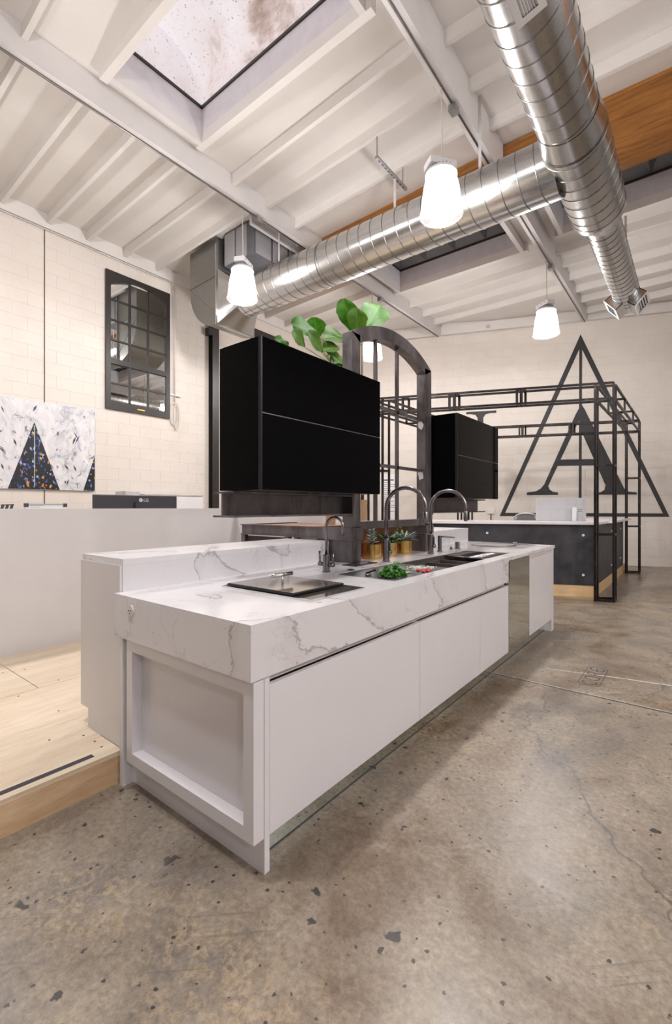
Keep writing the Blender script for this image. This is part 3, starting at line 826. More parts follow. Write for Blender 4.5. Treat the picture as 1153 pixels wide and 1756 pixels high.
# ---------------------------------------------------------------- gold pots
def pot(y, x, rad, h, label):
    r = empty('gold_pot', (x, y, ZT), label, 'plant pot', 'gold pots along the back of the worktop')
    MB().lathe([(rad*.96, 0), (rad, .004), (rad, h), (rad-.006, h), (rad-.006, h-.02)], 40, (x, y, ZT), cap1=False).build('cup', M['gold'], r, smooth=False)
    MB().lathe([(rad-.006, h-.022), (rad-.03, h-.012)], 20, (x, y, ZT)).build('soil', M['soil'], r)
    return r
def leaf_blade(m, base, d, L, W, lift=.25, fold=.12):
    d = Vector(d).normalized(); base = Vector(base)
    side = d.cross(Vector((0,0,1)));
    side = side.normalized() if side.length > .01 else Vector((1,0,0))
    up = side.cross(d).normalized()
    pts = []
    for t, w in ((0, .25), (.35, 1.), (.7, .8), (1., .05)):
        c = base + d*L*t - up*L*lift*t*t*.6
        pts += [c - side*W*w*.5 + up*fold*W*w, c, c + side*W*w*.5 + up*fold*W*w]
    m.add(pts, [q for i in range(3) for q in ((3*i, 3*i+1, 3*i+4, 3*i+3), (3*i+1, 3*i+2, 3*i+5, 3*i+4))])
random.seed(5)
p1 = pot(3.204, -2.135, .078, .118, 'gold pot holding a tall grey-green rosette succulent')
m = MB()
for i in range(44):       # stacked rosette spike
    z = ZT+.11+.16*i/44; a = i*2.4; s = 1-.62*i/44
    leaf_blade(m, (-2.135, 3.204, z), (math.cos(a), math.sin(a), .25+.5*i/44), .078*s, .040*s, .1)
m.tube([(-2.135, 3.204, ZT+.1), (-2.135, 3.204, ZT+.25)], .008, 8)
o = m.build('succulent', M['succ'], p1, fix=False); o['kind'] = 'stuff'
p2 = pot(3.467, -2.135, .074, .115, 'gold pot with broad dark green leaves, hidden behind the tap')
m = MB()
for i in range(22):
    a = i*2.4; leaf_blade(m, (-2.135, 3.467, ZT+.11), (math.cos(a), math.sin(a), random.uniform(.3, 1.3)), random.uniform(.10, .15), .045, .5)
o = m.build('leaves', M['succ2'], p2, fix=False); o['kind'] = 'stuff'
p3_ = pot(3.73, -2.135, .076, .118, 'gold pot with spiky trailing greenery, farthest of the three')
m = MB()
for i in range(90):
    a = random.uniform(0, 6.3); L = random.uniform(.05, .14)
    leaf_blade(m, (-2.135+.03*math.cos(a), 3.73+.03*math.sin(a), ZT+.115+random.uniform(0, .03)), (math.cos(a), math.sin(a), random.uniform(.1, 1.6)), L, .016, .5)
o = m.build('leaves', M['succ'], p3_, fix=False); o['kind'] = 'stuff'
m = MB()
for a, L in ((1.2, .17), (2.2, .15), (4.4, .16), (5.4, .13), (3.0, .18)):
    pth = [(-2.135+.03*math.cos(a)*t*3, 3.70+.03*math.sin(a)*t*3, ZT+.11+L*t) for t in (0, .5, 1)]
    m.tube(pth, .002, 6)
    for t in (.4, .6, .8, 1.): leaf_blade(m, (pth[0][0]+.09*math.cos(a)*t, pth[0][1]+.09*math.sin(a)*t, ZT+.11+L*t), (math.cos(a+t*9), math.sin(a+t*9), .3), .03, .02)
o = m.build('sprigs', M['herb'], p3_, fix=False); o['kind'] = 'stuff'

# ================================================================ STEEL ARCH AND BLACK WALL CABINETS
af = empty('steel_arch', (-2.1, 3.46, ZT), 'raw steel arched window frame standing on the island worktop', 'frame')
AX0, AX1 = -2.14, -2.05
NY0, NY1, FY0, FY1 = 2.805, 2.915, 3.99, 4.12
zs, zc_ = 2.68, 2.862
for y0, y1 in ((NY0, NY1), (FY0, FY1)):
    p = MB().box(AX0, AX1, y0, y1, 1.20, zs)
    p.build('post', M['steel'], af)
    # wide-flange stub under each post
    s = MB().box(-2.40, -2.045, y0, y0+.014, ZT, 1.099).box(-2.40, -2.045, y1-.014, y1, ZT, 1.099).box(-2.06, -2.046, y0+.014, y1-.014, ZT, 1.099)
    s.box(-2.40, -2.386, y0+.014, y1-.014, ZT, 1.099)
    s.build('column_base', M['steel'], af)
# arch band: circle through both springs and the crown
ya, yb = NY0, FY1; yc = (ya+yb)/2; hw = (yb-ya)/2; rise = zc_-zs
R = (hw*hw+rise*rise)/(2*rise); zcen = zc_-R; a0 = math.asin(hw/R)
def arc(R_, n, a): return [(yc + R_*math.sin(-a+2*a*i/n), zcen + R_*math.cos(-a+2*a*i/n)) for i in range(n+1)]
n = 28
outer = arc(R, n, a0); Ri = R-.105; ai = math.asin((hw-.11)/Ri); inner = arc(Ri, n, ai)
m = MB()
for x in (AX0, AX1):
    m.v += [(x, y, z) for y, z in outer] + [(x, y, z) for y, z in inner]
k = 2*(n+1)
for i in range(n):
    m.f += [(i, i+1, n+1+i+1, n+1+i), (k+i, k+n+1+i, k+n+1+i+1, k+i+1), (i, k+i, k+i+1, i+1), (n+1+i, n+1+i+1, k+n+1+i+1, k+n+1+i)]
m.f += [(0, n+1, k+n+1, k), (n, k+n, k+2*n+1, 2*n+1)]
m.build('arch', M['steel'], af)
def zin(y): return zcen + math.sqrt(max(0, Ri**2-(y-yc)**2))
for y in (3.19, 3.535):
    box('mullion', M['steel'], af, -2.105, -2.08, y-.014, y+.014, 1.235, zin(y)+.004)
for z in (2.187, 1.702):
    MB().bar((-2.093, NY1, z), (-2.093, FY0, z), .026, .026).build('crossbar', M['steel'], af)
box('sill_rail', M['steel'], af, -2.13, -2.05, NY1, FY0, 1.180, 1.240)
for z in (2.14, 1.66):
    m = MB(); random.seed(int(z*100))
    pts = [(-2.049, FY0-.0+.001, z)]
    poly = [(FY0-.02+random.uniform(-.01,.01)+.05*math.cos(a), z+.045*math.sin(a)*random.uniform(.7,1.2)) for a in [i*.7 for i in range(9)]]
    MB().prism([(-2.125+.03*math.cos(a)*random.uniform(.7, 1.2), z+.05*math.sin(a)*random.uniform(.7, 1.2)) for a in [i*.6981 for i in range(9)]],
               lambda a, b, t: Vector((a+.03, t, b)), FY0-.004, FY0-.0005).build('torn_tape', M['paper'], af)
box('brown_panel', M['brown'], af, -2.25, -2.235, NY1+.002, FY0-.002, ZT, 1.178)
# cantilever I-beams carrying the wall cabinets
def ibeam(y0, y1):
    b = MB().box(-2.136, -2.124, y0, y1, 1.303, 1.430).box(-2.21, -2.03, y0-.0, y1, 1.292, 1.303).box(-2.21, -2.03, y0, y1, 1.430, 1.4405)
    o_ = b.build('cantilever_beam', M['steel'], af)
    return o_
ibeam(1.66, NY0-.002); ibeam(FY1+.002, 5.52)
for y in (NY0-.014, FY1+.002): box('end_plate', M['steel'], af, -2.205, -2.035, y, y+.012, 1.28, 1.45)

def wallcab(y0, y1, label):
    r = empty('black_wall_cabinet', (-1.96, (y0+y1)/2, 1.4425), label, 'cabinet', 'black glass wall cabinets on steel beams')
    zb, zt = 1.4425, 2.247
    box('body', M['bglass'], r, -2.135, -1.812, y0+.012, y1, zb, zt)
    box('side_glass', M['bglass'], r, -2.132, -1.812, y0, y0+.0115, zb, zt, .001)
    box('edge_strip', M['bedge'], r, -1.8118, -1.80, y0+.001, y1, zb, zt)
    zm = 1.848
    box('flap_door', M['bglass'], r, -1.7998, -1.79, y0+.012, y1, zb+.002, zm-.003, .001)
    box('flap_door', M['bglass'], r, -1.7998, -1.79, y0+.012, y1, zm+.003, zt, .001)
    box('seam_strip', M['seam'], r, -1.7998, -1.794, y0+.012, y1, zm-.0028, zm+.0028)
    box('corner_strip', M['bedge'], r, -1.7998, -1.79, y0, y0+.011, zb, zt)
wallcab(1.645, 2.79, 'glossy black wall cabinet nearest the camera, left of the arch')
wallcab(4.135, 5.27, 'glossy black wall cabinet beyond the steel arch')

# steel bench behind the arch
bn = empty('steel_bench', (-2.9, 3.4, 0), 'low steel channel bench with brown top behind the island ledge', 'bench')
def channel(p0, p1, z0, z1, nm='channel'):
    p0 = Vector(p0); p1 = Vector(p1); zc2 = (z0+z1)/2
    MB().bar((p0.x, p0.y, zc2), (p1.x, p1.y, zc2), .012, z1-z0).build(nm, M['steel'], bn)
    for z in (z0+.004, z1-.004):
        MB().bar((p0.x, p0.y, z), (p1.x, p1.y, z), .05, .008).build('flange', M['steel'], bn)
channel((-3.33, 2.83), (-2.415, 2.83), 1.102, 1.196); channel((-2.97, 4.09), (-2.415, 4.09), 1.102, 1.196)
MB().bar((-3.33, 2.83, 1.149), (-3.33, 3.57, 1.149), .012, .092).build('channel', M['steel'], bn)
MB().bar((-2.42, 2.83, 1.149), (-2.42, 4.09, 1.149), .012, .092).build('channel', M['steel'], bn)
box('bench_top', M['brown'], bn, -3.32, -2.43, 2.86, 3.575, 1.165, 1.185); box('bench_top', M['brown'], bn, -2.96, -2.43, 3.576, 4.06, 1.165, 1.185)
for x, y in ((-3.31, 2.84), (-2.75, 2.84), (-3.31, 3.55), (-2.94, 4.08), (-2.75, 4.08)): box('leg', M['steel'], bn, x-.025, x+.025, y-.02, y+.02, PZ, 1.101)
box('dark_panel', M['stone'], bn, -3.28, -2.79, 2.845, 2.86, .5, 1.09)
# wrap band of channel around the near post stub
w = MB().box(-2.41, -2.03, NY0-.012, NY0-.002, 1.102, 1.196).box(-2.04, -2.03, NY0-.002, NY1+.01, 1.102, 1.196)
w.build('band', M['steel'], af)
w = MB().box(-2.41, -2.03, FY0-.012, FY0-.002, 1.102, 1.178).box(-2.04, -2.03, FY0-.002, FY1+.01, 1.102, 1.178)
w.build('band', M['steel'], af)

# ---------------------------------------------------------------- fiddle-leaf figs behind the arch
def fig_leaf_mesh(name, mat):
    m = MB(); rows = 10; colsn = 4
    def width(t): return .43*max(.04, math.sin(math.pi*min(1, t**1.25)))**.62*(.72+.28*t)
    for i in range(rows+1):
        t = i/rows
        wd = (width(t) if i < rows else .10)*(1+.05*math.sin(i*2.3))
        if i == 0: wd = .05
        for j in range(-colsn, colsn+1):
            x = wd*j/colsn
            z = .10*abs(x) - .14*t*t + .025*math.sin(9*t+abs(j)*.4)*abs(j)/colsn
            m.v.append((x, t, z))
    c = 2*colsn+1
    for i in range(rows):
        for j in range(c-1): m.f.append((i*c+j, i*c+j+1, (i+1)*c+j+1, (i+1)*c+j))
    me = bpy.data.meshes.new(name); me.from_pydata(m.v, [], m.f)
    for p in me.polygons: p.use_smooth = True
    me.materials.append(mat)
    return me
LM = [fig_leaf_mesh('fig_leaf', M['leaf']), fig_leaf_mesh('fig_leaf_under', M['leaf2'])]
def fig(name_label, x, y, trunk_top, leaves, seed, extra):
    r = empty('fiddle_leaf_fig', (x, y, 1.185), name_label, 'plant', 'fiddle-leaf figs behind the steel arch')
    MB().lathe([(.045, 0), (.052, .24), (.046, .24), (.044, .21)], 24, (x, y, 1.185), cap1=False).build('planter', M['planter'], r)
    MB().lathe([(.043, .20), (.02, .21)], 18, (x, y, 1.185)).build('soil', M['soil'], r)
    random.seed(seed)
    pts = [(x, y, 1.39), (x+.03, y-.02, 1.9), (x-.02, y+.02, 2.4), (x, y, trunk_top)]
    MB().tube(pts, .012, 8, radii=[.018, .016, .013, .008]).build('trunk', M['bark'], r, smooth=True)
    L = list(leaves)
    for k in range(extra):
        z = random.uniform(trunk_top-.28, trunk_top-.1); a = random.uniform(0, 6.3)
        b = Vector((x+.02*math.cos(a), y+.02*math.sin(a), z))
        L.append((b, b+Vector((.24*math.cos(a), .24*math.sin(a), random.uniform(.02, .14))), 0, 0))
    for b, t, un, wf_ in L:
        b = Vector(b); t = Vector(t); d = (t-b); ln = d.length; d.normalize()
        # face roughly towards the room, tilted up a little
        tocam = Vector((.78, -.62, .35 + .3*random.random()))
        side = d.cross(tocam).normalized(); nrm = side.cross(d).normalized()
        mt = Matrix((side, d, nrm)).transposed().to_4x4()
        o = bpy.data.objects.new('leaf', LM[un]); COL.objects.link(o)
        o.matrix_world = Matrix.Identity(4)
        o.parent = r
        o.matrix_local = Matrix.Translation(b - Vector((x, y, 1.185))) @ mt @ Matrix.Scale(ln, 4) @ Matrix.Diagonal((wf_ or 1, 1, 1, 1))
        st = MB().tube([(x, y, min(trunk_top, b.z-.03)), tuple(b)], .005, 6).build('petiole', M['stem'], r)
X1, X2 = -2.75, -2.65
fig('fiddle-leaf fig spreading behind the nearest black cabinet', X1, 3.42, 2.84,
    [((X1,3.24,2.938),(X1+.02,2.915,2.955),0,1.0), ((X1-.03,3.268,2.918),(X1-.05,3.245,3.13),0,1.15), ((X1+.02,3.282,2.908),(X1+.03,3.624,3.08),1,.85),
     ((X1+.05,2.992,2.749),(X1+.06,2.86,2.86),1,1.25), ((X1+.06,3.224,2.757),(X1+.08,3.045,2.905),1,1.0), ((X1+.05,3.253,2.774),(X1+.06,3.433,2.917),1,.95),
     ((X1-.02,3.479,2.80),(X1-.03,3.417,2.945),0,1.1), ((X1+.06,3.297,2.757),(X1+.06,3.62,2.793),1,.8), ((X1,2.84,2.73),(X1,2.70,2.76),0,1.0),
     ((X1-.03,3.5,2.72),(X1-.02,3.66,2.87),0,1.0)], 4, 1)
fig('fiddle-leaf fig rising above the top of the steel arch', X2, 3.80, 3.08,
    [((X2-.05,3.673,3.092),(X2-.06,3.59,3.40),0,.95), ((X2+.04,3.657,3.02),(X2+.05,3.645,3.30),1,1.0), ((X2,3.857,3.15),(X2+.02,4.13,3.54),0,.85),
     ((X2,3.813,3.124),(X2+.02,4.12,3.2),0,.7)], 8, 0)

# ================================================================ RECEPTION DESK AND CANOPY
DA = Vector((-1.205, 7.82, 0)); YD = Vector((0, 1, 0))
def dk(s, t, z): return DA + WD*s + YD*t + Vector((0, 0, z))     # s along the skewed front (negative = left), t backwards along Y
ds = empty('reception_desk', dk(-1.6, .5, 0), 'dark stone reception desk with white top and pine plinth under the canopy', 'desk')
def pbox(name, mat, parent, s0, s1, t0, t1, z0, z1):
    m = MB(); P = [(s0,t0),(s1,t0),(s1,t1),(s0,t1)]
    m.add([dk(s, t, z) for z in (z0, z1) for s, t in P], [(0,3,2,1),(4,5,6,7),(0,1,5,4),(1,2,6,5),(2,3,7,6),(3,0,4,7)])
    return m.build(name, mat, parent)
SL = -3.1
pbox('plinth', M['plinth'], ds, SL, 0, 0, .06, 0, .172); pbox('plinth', M['plinth'], ds, -.06, 0, .061, 3.55, 0, .172)
pbox('front_panel', M['stone'], ds, SL, .0, -.004, .05, .173, 1.088); pbox('side_panel', M['stone'], ds, -.05, .003, .051, 3.2, .173, 1.088)
pbox('end_stile', M['white2'], ds, -.05, .003, 3.201, 3.3, .173, 1.088)
pbox('counter', M['white'], ds, SL-.02, .05, -.05, .9, 1.0885, 1.125); pbox('counter', M['white'], ds, -.62, .12, .901, 3.5, 1.0885, 1.125)
pbox('inner_panel', M['white2'], ds, SL, -.06, .86, .89, 0, 1.088)
for s, z in ((-1.535, .942), (-.16, .93), (-.16, .332), (-1.535, .332), (-2.7, .942)):
    c = dk(s, -.004, z); MB().tube([c, c - YD*.012], .019, 14).build('standoff', M['outlet'], ds)
for t, z in ((1.6, .33), (2.8, .35), (2.8, .93), (1.6, .93)):
    c = dk(.003, t, z); MB().tube([c, c + Vector((.012, 0, 0))], .019, 14).build('standoff', M['outlet'], ds)
c = dk(-.46, -.0, .085)
MB().mbox(Matrix.Translation(c) @ Matrix.Rotation(WALL_ANG, 4, 'Z'), .09, .012, .05).build('socket', M['ply'], ds)

im = empty('desktop_computer', dk(-.62, .5, 1.125), 'silver all-in-one computer seen from behind on the reception desk', 'computer')
mt = Matrix.Rotation(WALL_ANG, 4, 'Z')
cc = dk(-.58, .5, 1.125)
MB().mbox(Matrix.Translation(cc+Vector((0, 0, .19))) @ mt, .74, .025, .37).build('screen', M['silver'], im, bevel=.006)
MB().mbox(Matrix.Translation(cc+Vector((0, 0, .235))-WN*-.0135) @ mt, .73, .002, .004).build('seam', M['outlet'], im)
MB().mbox(Matrix.Translation(cc+WN*.075+WD*.19+Vector((0, 0, .004))) @ mt, .2, .17, .008).build('foot', M['silver'], im, bevel=.002)
MB().mbox(Matrix.Translation(cc+WN*.05+WD*.19+Vector((0, 0, .11))) @ mt @ Matrix.Rotation(.12, 4, 'X'), .065, .02, .23).build('stand', M['lampwhite'], im, bevel=.004)
for k in range(4):
    MB().mbox(Matrix.Translation(cc+WN*.014+WD*(.265 + .03*(k % 2))+Vector((0, 0, .16+.03*(k//2)))) @ mt, .018, .003, .012).build('port', M['ink'], im)
MB().tube([cc+WN*.02+WD*.28+Vector((0,0,.15)), cc+WN*.05+WD*.33+Vector((0,0,.08)), cc+WN*.03+WD*.37+Vector((0,0,.004))], .003, 6).build('cable', M['lampwhite'], im)

ch = empty('office_chair', dk(-1.32, 1.35, 0), 'grey mesh office chair back behind the reception desk', 'chair')
cb_ = dk(-1.32, 1.30, 0)
m = MB(); P = []
for i in range(13):
    t = math.pi*i/12
    P.append(cb_ + WD*(-.2*math.cos(t)) + Vector((0, 0, 1.10+.14*math.sin(t)**.6)))
P = [cb_ + WD*-.2 + Vector((0,0,.62))] + P + [cb_ + WD*.2 + Vector((0,0,.62))]
MB().tube(P, .016, 8).build('back_frame', M['alu'], ch, smooth=True)
MB().prism([(-.185, .64), (.185, .64), (.185, 1.10), (.13, 1.2), (0, 1.225), (-.13, 1.2), (-.185, 1.10)], lambda a, b, t: cb_ + WD*a + YD*t + Vector((0, 0, b)), -.004, .004).build('back_mesh', M['mesh'], ch)
MB().mbox(Matrix.Translation(cb_+YD*.28+Vector((0,0,.50))) @ mt, .48, .48, .07).build('seat', M['mesh'], ch, bevel=.02)
MB().tube([cb_+YD*.02+Vector((0,0,.64)), cb_+YD*.1+Vector((0,0,.5)), cb_+YD*.28+Vector((0,0,.46))], .02, 8).build('back_bracket', M['ink'], ch)
MB().tube([cb_+YD*.28+Vector((0,0,.46)), cb_+YD*.28+Vector((0,0,.09))], .028, 10).build('gas_column', M['ink'], ch)
for k in range(5):
    a = k*2*math.pi/5
    e = cb_+YD*.28+Vector((.3*math.cos(a), .3*math.sin(a), .06))
    lg = MB().tube([cb_+YD*.28+Vector((0,0,.1)), e], .016, 8).build('leg', M['ink'], ch)
    MB().tube([e+Vector((-.012*math.sin(a), .012*math.cos(a), -.03)), e+Vector((.012*math.sin(a), -.012*math.cos(a), -.03))], .03, 12).build('castor', M['ink'], lg)

# canopy: box-truss frame on four box posts
cn = empty('steel_canopy', (-2.5, 9., 0), 'dark steel tube canopy frame standing over the reception desk', 'canopy')
FR = Vector((-.94, 7.59, 0)); T = .030; SW, SD = .235, .2
ZL, ZU = 2.905, 3.125
LF, LS = 3.33, 3.79
def cp(s, t, z): return FR + WD*s + YD*t + Vector((0, 0, z))
def tube_(p, q, nm='tube'): return MB().bar(p, q, T, T).build(nm, M['steel2'], cn)
def post(s, t):
    for a in (0, -SW):
        for b in (0, SD):
            tube_(cp(s+a, t+b, 0), cp(s+a, t+b, ZU), 'upright')
    for z in (.02, .96, 1.95):
        tube_(cp(s, t, z), cp(s-SW, t, z), 'tie'); tube_(cp(s, t+SD, z), cp(s-SW, t+SD, z), 'tie')
        tube_(cp(s, t, z), cp(s, t+SD, z), 'tie'); tube_(cp(s-SW, t, z), cp(s-SW, t+SD, z), 'tie')
for s in (0, -LF):
    for t in (0, LS-SD): post(s, t)
for t in (0, LS-SD):               # front and rear trusses
    for b in (0, SD):
        for z in (ZL, ZU): tube_(cp(0, t+b, z), cp(-LF-SW, t+b, z), 'chord')
    for s in (-1.22, -1.285, -2.2, -2.27, -3.0):
        for b in (0, SD): tube_(cp(s, t+b, ZL), cp(s, t+b, ZU), 'strut')
        for z in (ZL, ZU): tube_(cp(s, t, z), cp(s, t+SD, z), 'strut')
for s in (0, -LF):                 # side trusses
    for a in (0, -SW):
        for z in (ZL, ZU): tube_(cp(s+a, SD, z), cp(s+a, LS-SD, z), 'chord')
    for t in (1.26, 2.5):
        for a in (0, -SW): tube_(cp(s+a, t, ZL), cp(s+a, t, ZU), 'strut')
        for z in (ZL, ZU): tube_(cp(s, t, z), cp(s-SW, t, z), 'strut')

# ---------------------------------------------------------------- far wall paint, notice, socket
PT = BD+.0015
em = empty('painted_emblem', far(-1.53, 1.12, PT), 'large black serif letter A inside a tall triangle painted on the far wall', 'wall emblem')
def wp(name, poly, t0=PT, t1=PT+.003, parent=em, mat='paintblk'):
    return MB().prism(poly, lambda a, b, t: far(a, b, t), t0, t1).build(name, M[mat], parent)
ap, bl, br = (-1.532, 5.455), (-3.345, 1.135), (.281, 1.135)
api, bli, bri = (-1.532, 5.17), (-3.215, 1.213), (.151, 1.213)
wp('triangle_side', [bl, bli, api, ap]); wp('triangle_side', [br, ap, api, bri]); wp('triangle_base', [bl, br, bri, bli])
wp('centre_line', [(-1.572, 1.53), (-1.512, 1.53), (-1.498, 5.20), (-1.558, 5.20)], PT+.0005, PT+.0032)
# letter: thin left stroke, thick right stroke, crossbar, serifs
wp('letter_stroke', [(-2.325, 1.906), (-2.237, 1.866), (-1.609, 3.315), (-1.545, 3.45), (-1.514, 3.80), (-1.633, 3.572)], PT+.001, PT+.0038)
wp('letter_stroke', [(-1.545, 3.23), (-1.007, 1.868), (-.655, 1.868), (-1.446, 3.674), (-1.514, 3.80)], PT+.001, PT+.0041)
wp('crossbar', [(-2.03, 2.345), (-1.19, 2.335), (-1.25, 2.487), (-1.97, 2.497)], PT+.001, PT+.0044)
wp('serif', [(-2.717, 1.65), (-2.021, 1.65), (-2.021, 1.705), (-2.13, 1.725), (-2.20, 1.775), (-2.237, 1.866), (-2.325, 1.906), (-2.40, 1.81), (-2.50, 1.745), (-2.717, 1.712)], PT+.001, PT+.0047)
wp('serif', [(-1.255, 1.648), (-.366, 1.645), (-.366, 1.69), (-.535, 1.715), (-.62, 1.785), (-.655, 1.868), (-1.007, 1.868), (-1.03, 1.757), (-1.112, 1.705), (-1.255, 1.69)], PT+.001, PT+.005)
el = empty('painted_letter', far(-3.8, 1.65, PT), 'black painted serif letter mostly hidden behind the far black cabinet', 'wall letter')
wp('stem', [(-3.87, 1.70), (-3.73, 1.70), (-3.73, 3.60), (-3.68, 3.68), (-3.56, 3.705), (-4.04, 3.705), (-3.92, 3.68), (-3.87, 3.60)], parent=el)
wp('serif', [(-4.143, 3.7052), (-3.422, 3.7052), (-3.422, 3.765), (-4.143, 3.765)], parent=el)
nt = empty('paper_notice', far(-6.1, 1.05, PT), 'white printed notice on the wall seen through the arch', 'notice')
wp('sheet', [(-6.34, 1.05), (-5.87, 1.05), (-5.87, 2.235), (-6.34, 2.235)], parent=nt, mat='paper')
for i in range(16):
    z = 2.06-.055*i; L = (.30, .22, .36, .33, .2)[i % 5]
    wp('text_line', [(-6.29, z), (-6.29+L, z), (-6.29+L, z+(.03 if i == 0 else .013)), (-6.29, z+(.03 if i == 0 else .013))], PT+.0031, PT+.0036, nt, 'ink')
ot = empty('wall_socket', far(-3.55, 1.19, BD), 'white twin wall socket with hanging cable beside the triangle', 'socket')
wp('plate', [(-3.625, 1.19), (-3.47, 1.19), (-3.47, 1.306), (-3.625, 1.306)], BD, BD+.03, ot, 'outlet')
MB().tube([far(-3.55, 1.19, BD+.02), far(-3.55, .9, BD+.02), far(-3.55, .3, BD+.02)], .014, 8).build('cable', M['ink'], ot, smooth=True)
# conduit along the far ledger
o = MB().tube([far(-7.3, 5.75, .03), far(-1.6, 5.755, .03), far(6., 5.76, .03)], .012, 8).build('conduit_run', M['cond'], None, smooth=True)
tag(o, 'thin painted conduit running along the top of the far wall', 'conduit')

# floor stamp: rounded frame with the word CORE, read towards the far wall
fs = empty('floor_stamp', (-.65, 4.17, 0), 'small dark word CORE stencilled in a rounded frame on the floor', 'floor marking')
def stroke(name, pts, wd=.010, z=.0016, closed=False, parent=fs, mat='stamp'):
    m = MB(); pts = [Vector((p[0], p[1], 0)) for p in pts]; n = len(pts)
    L = []
    for i, p in enumerate(pts):
        a = pts[i-1] if (i or closed) else p; b = pts[(i+1) % n] if (i < n-1 or closed) else p
        d = (b-a).normalized(); nn = Vector((-d.y, d.x, 0))*wd/2
        L += [(p.x+nn.x, p.y+nn.y, z), (p.x-nn.x, p.y-nn.y, z)]
    k = n if closed else n-1
    m.add(L, [(2*i, 2*i+1, 2*((i+1) % n)+1, 2*((i+1) % n)) for i in range(k)])
    return m.build(name, M[mat], parent)
def rrect(x0, x1, y0, y1, r, n=6):
    P = []
    for cx, cy, a in ((x1-r, y1-r, 0), (x0+r, y1-r, 90), (x0+r, y0+r, 180), (x1-r, y0+r, 270)):
        for i in range(n+1):
            t = math.radians(a+90*i/n); P.append((cx+r*math.cos(t), cy+r*math.sin(t)))
    return P
stroke('frame', rrect(-.728, -.582, 3.93, 4.41, .045), .005, closed=True)
def letter(cy, kind):
    hw_, hh = .042, .050      # half length along Y, half height along -X
    cx = -.655
    E_ = lambda a: (cx - hh*math.sin(math.radians(a)), cy + hw_*math.cos(math.radians(a)))
    if kind == 'C': stroke('letter', [E_(a) for a in range(50, 311, 10)])
    if kind == 'O': stroke('letter', [E_(a) for a in range(0, 360, 10)], closed=True)
    if kind == 'R':
        stroke('letter', [(cx+hh, cy-hw_*.8), (cx-hh, cy-hw_*.8), (cx-hh, cy+hw_*.2), (cx-hh*.72, cy+hw_*.7), (cx-hh*.3, cy+hw_*.7), (cx, cy+hw_*.2), (cx, cy-hw_*.5)])
        stroke('letter_leg', [(cx, cy), (cx+hh, cy+hw_*.8)])
    if kind == 'E':
        stroke('letter', [E_(a) for a in range(60, 301, 10)]); stroke('letter_bar', [(cx, cy-hw_*.9), (cx, cy+hw_*.3)])
for k, cdef in enumerate('CORE'): letter(3.995+.117*k, cdef)

# ================================================================ LEFT SIDE: bar wall, office things, wall pieces
bar = empty('bar_wall', (-4.45, 0, PZ), 'plain white half-height counter wall behind the platform', 'counter')
box('front_panel', M['white2'], bar, -4.45, -4.355, YB+1., 3.533, PZ, 1.339)
box('return_panel', M['white2'], bar, -4.354, -3.0, 3.60, 3.68, PZ, 1.339)
box('corner_panel', M['white2'], bar, -4.45, -4.355, 3.534, 3.68, PZ, 1.339)
od = empty('office_desk', (-5.0, 1.8, PZ), 'low white office desk hidden behind the counter wall', 'desk')
box('desk_top', M['white2'], od, -5.5, -4.47, .3, 3.4, .86, .89)
for x in (-5.45, -4.53):
    for y in (.35, 3.35): box('leg', M['alu'], od, x-.025, x+.025, y-.025, y+.025, PZ, .859)
mo = empty('monitor', (-4.9, 2.66, .89), 'wide charcoal monitor seen from behind above the counter wall', 'monitor')
mx = -4.85
box('housing', M['screenback'], mo, mx-.03, mx, 2.165, 3.125, 1.05, 1.483, .008)
box('stand', M['screenback'], mo, mx+.001, mx+.03, 2.60, 2.70, .905, 1.40)
box('foot', M['screenback'], mo, mx-.12, mx+.14, 2.45, 2.85, .89, .904)
lc = Vector((mx+.0005, 2.675, 1.43))
MB().tube([lc, lc+Vector((.0015, 0, 0))], .021, 20).build('logo_disc', M['logo'], mo)
MB().tube([lc+Vector((.0016, -.006, .004)), lc+Vector((.002, -.006, .004))], .003, 8).build('logo_dot', M['screenback'], mo)
MB().bar(lc+Vector((.0018, .002, -.012)), lc+Vector((.0018, .002, .012)), .003, .002, up=(1,0,0)).build('logo_stroke', M['screenback'], mo)
me = text_mesh('LG', .05, .0008)
to = bpy.data.objects.new('logo_text', me); me.materials.append(M['logo']); COL.objects.link(to); to.parent = mo
to.rotation_euler = (math.pi/2, 0, math.pi/2)
to.location = Vector((mx+.0012, 2.705, 1.412)) - Vector(mo.location)
wbd = empty('whiteboard', (-5.15, 1.83, .89), 'small framed whiteboard leaning behind the counter wall', 'whiteboard')
box('surface', M['paper'], wbd, -5.17, -5.155, 1.655, 2.03, .89, 1.386)
box('frame', M['alu'], wbd, -5.155, -5.147, 1.655, 2.03, 1.378, 1.386)
for y in (1.65, 2.00): box('corner_cap', M['ink'], wbd, -5.172, -5.145, y, y+.035, 1.355, 1.39)
for i, L in enumerate((.12, .09)): box('writing', M['ink'], wbd, -5.1548, -5.1542, 1.70, 1.70+L, 1.366-.014*i, 1.369-.014*i)
hp = empty('letter_tray', (-4.95, 1.40, .89), 'black slanted wire tray poking above the counter wall at the left edge', 'tray')
for k in range(3):
    MB().bar((-4.95, 1.26+.05*k, .89), (-4.95, 1.42+.035*k, 1.376), .02, .012, up=(1,0,0)).build('rib', M['ink'], hp)
MB().bar((-4.95, 1.40, 1.37), (-4.95, 1.50, 1.376), .02, .008).build('top_bar', M['ink'], hp)
wc = empty('storage_cabinet', (-7.85, 4.8, 0), 'low white storage cabinet against the block wall below the mirror', 'cabinet')
box('body', M['white2'], wc, -8.1, -7.6, 3.95, 5.45, 0, 1.56)
box('top', M['cond'], wc, -8.1, -7.58, 4.25, 5.46, 1.561, 1.585)
for y in (3.96, 4.71): box('door', M['white2'], wc, -7.599, -7.58, y, y+.74, .05, 1.55)
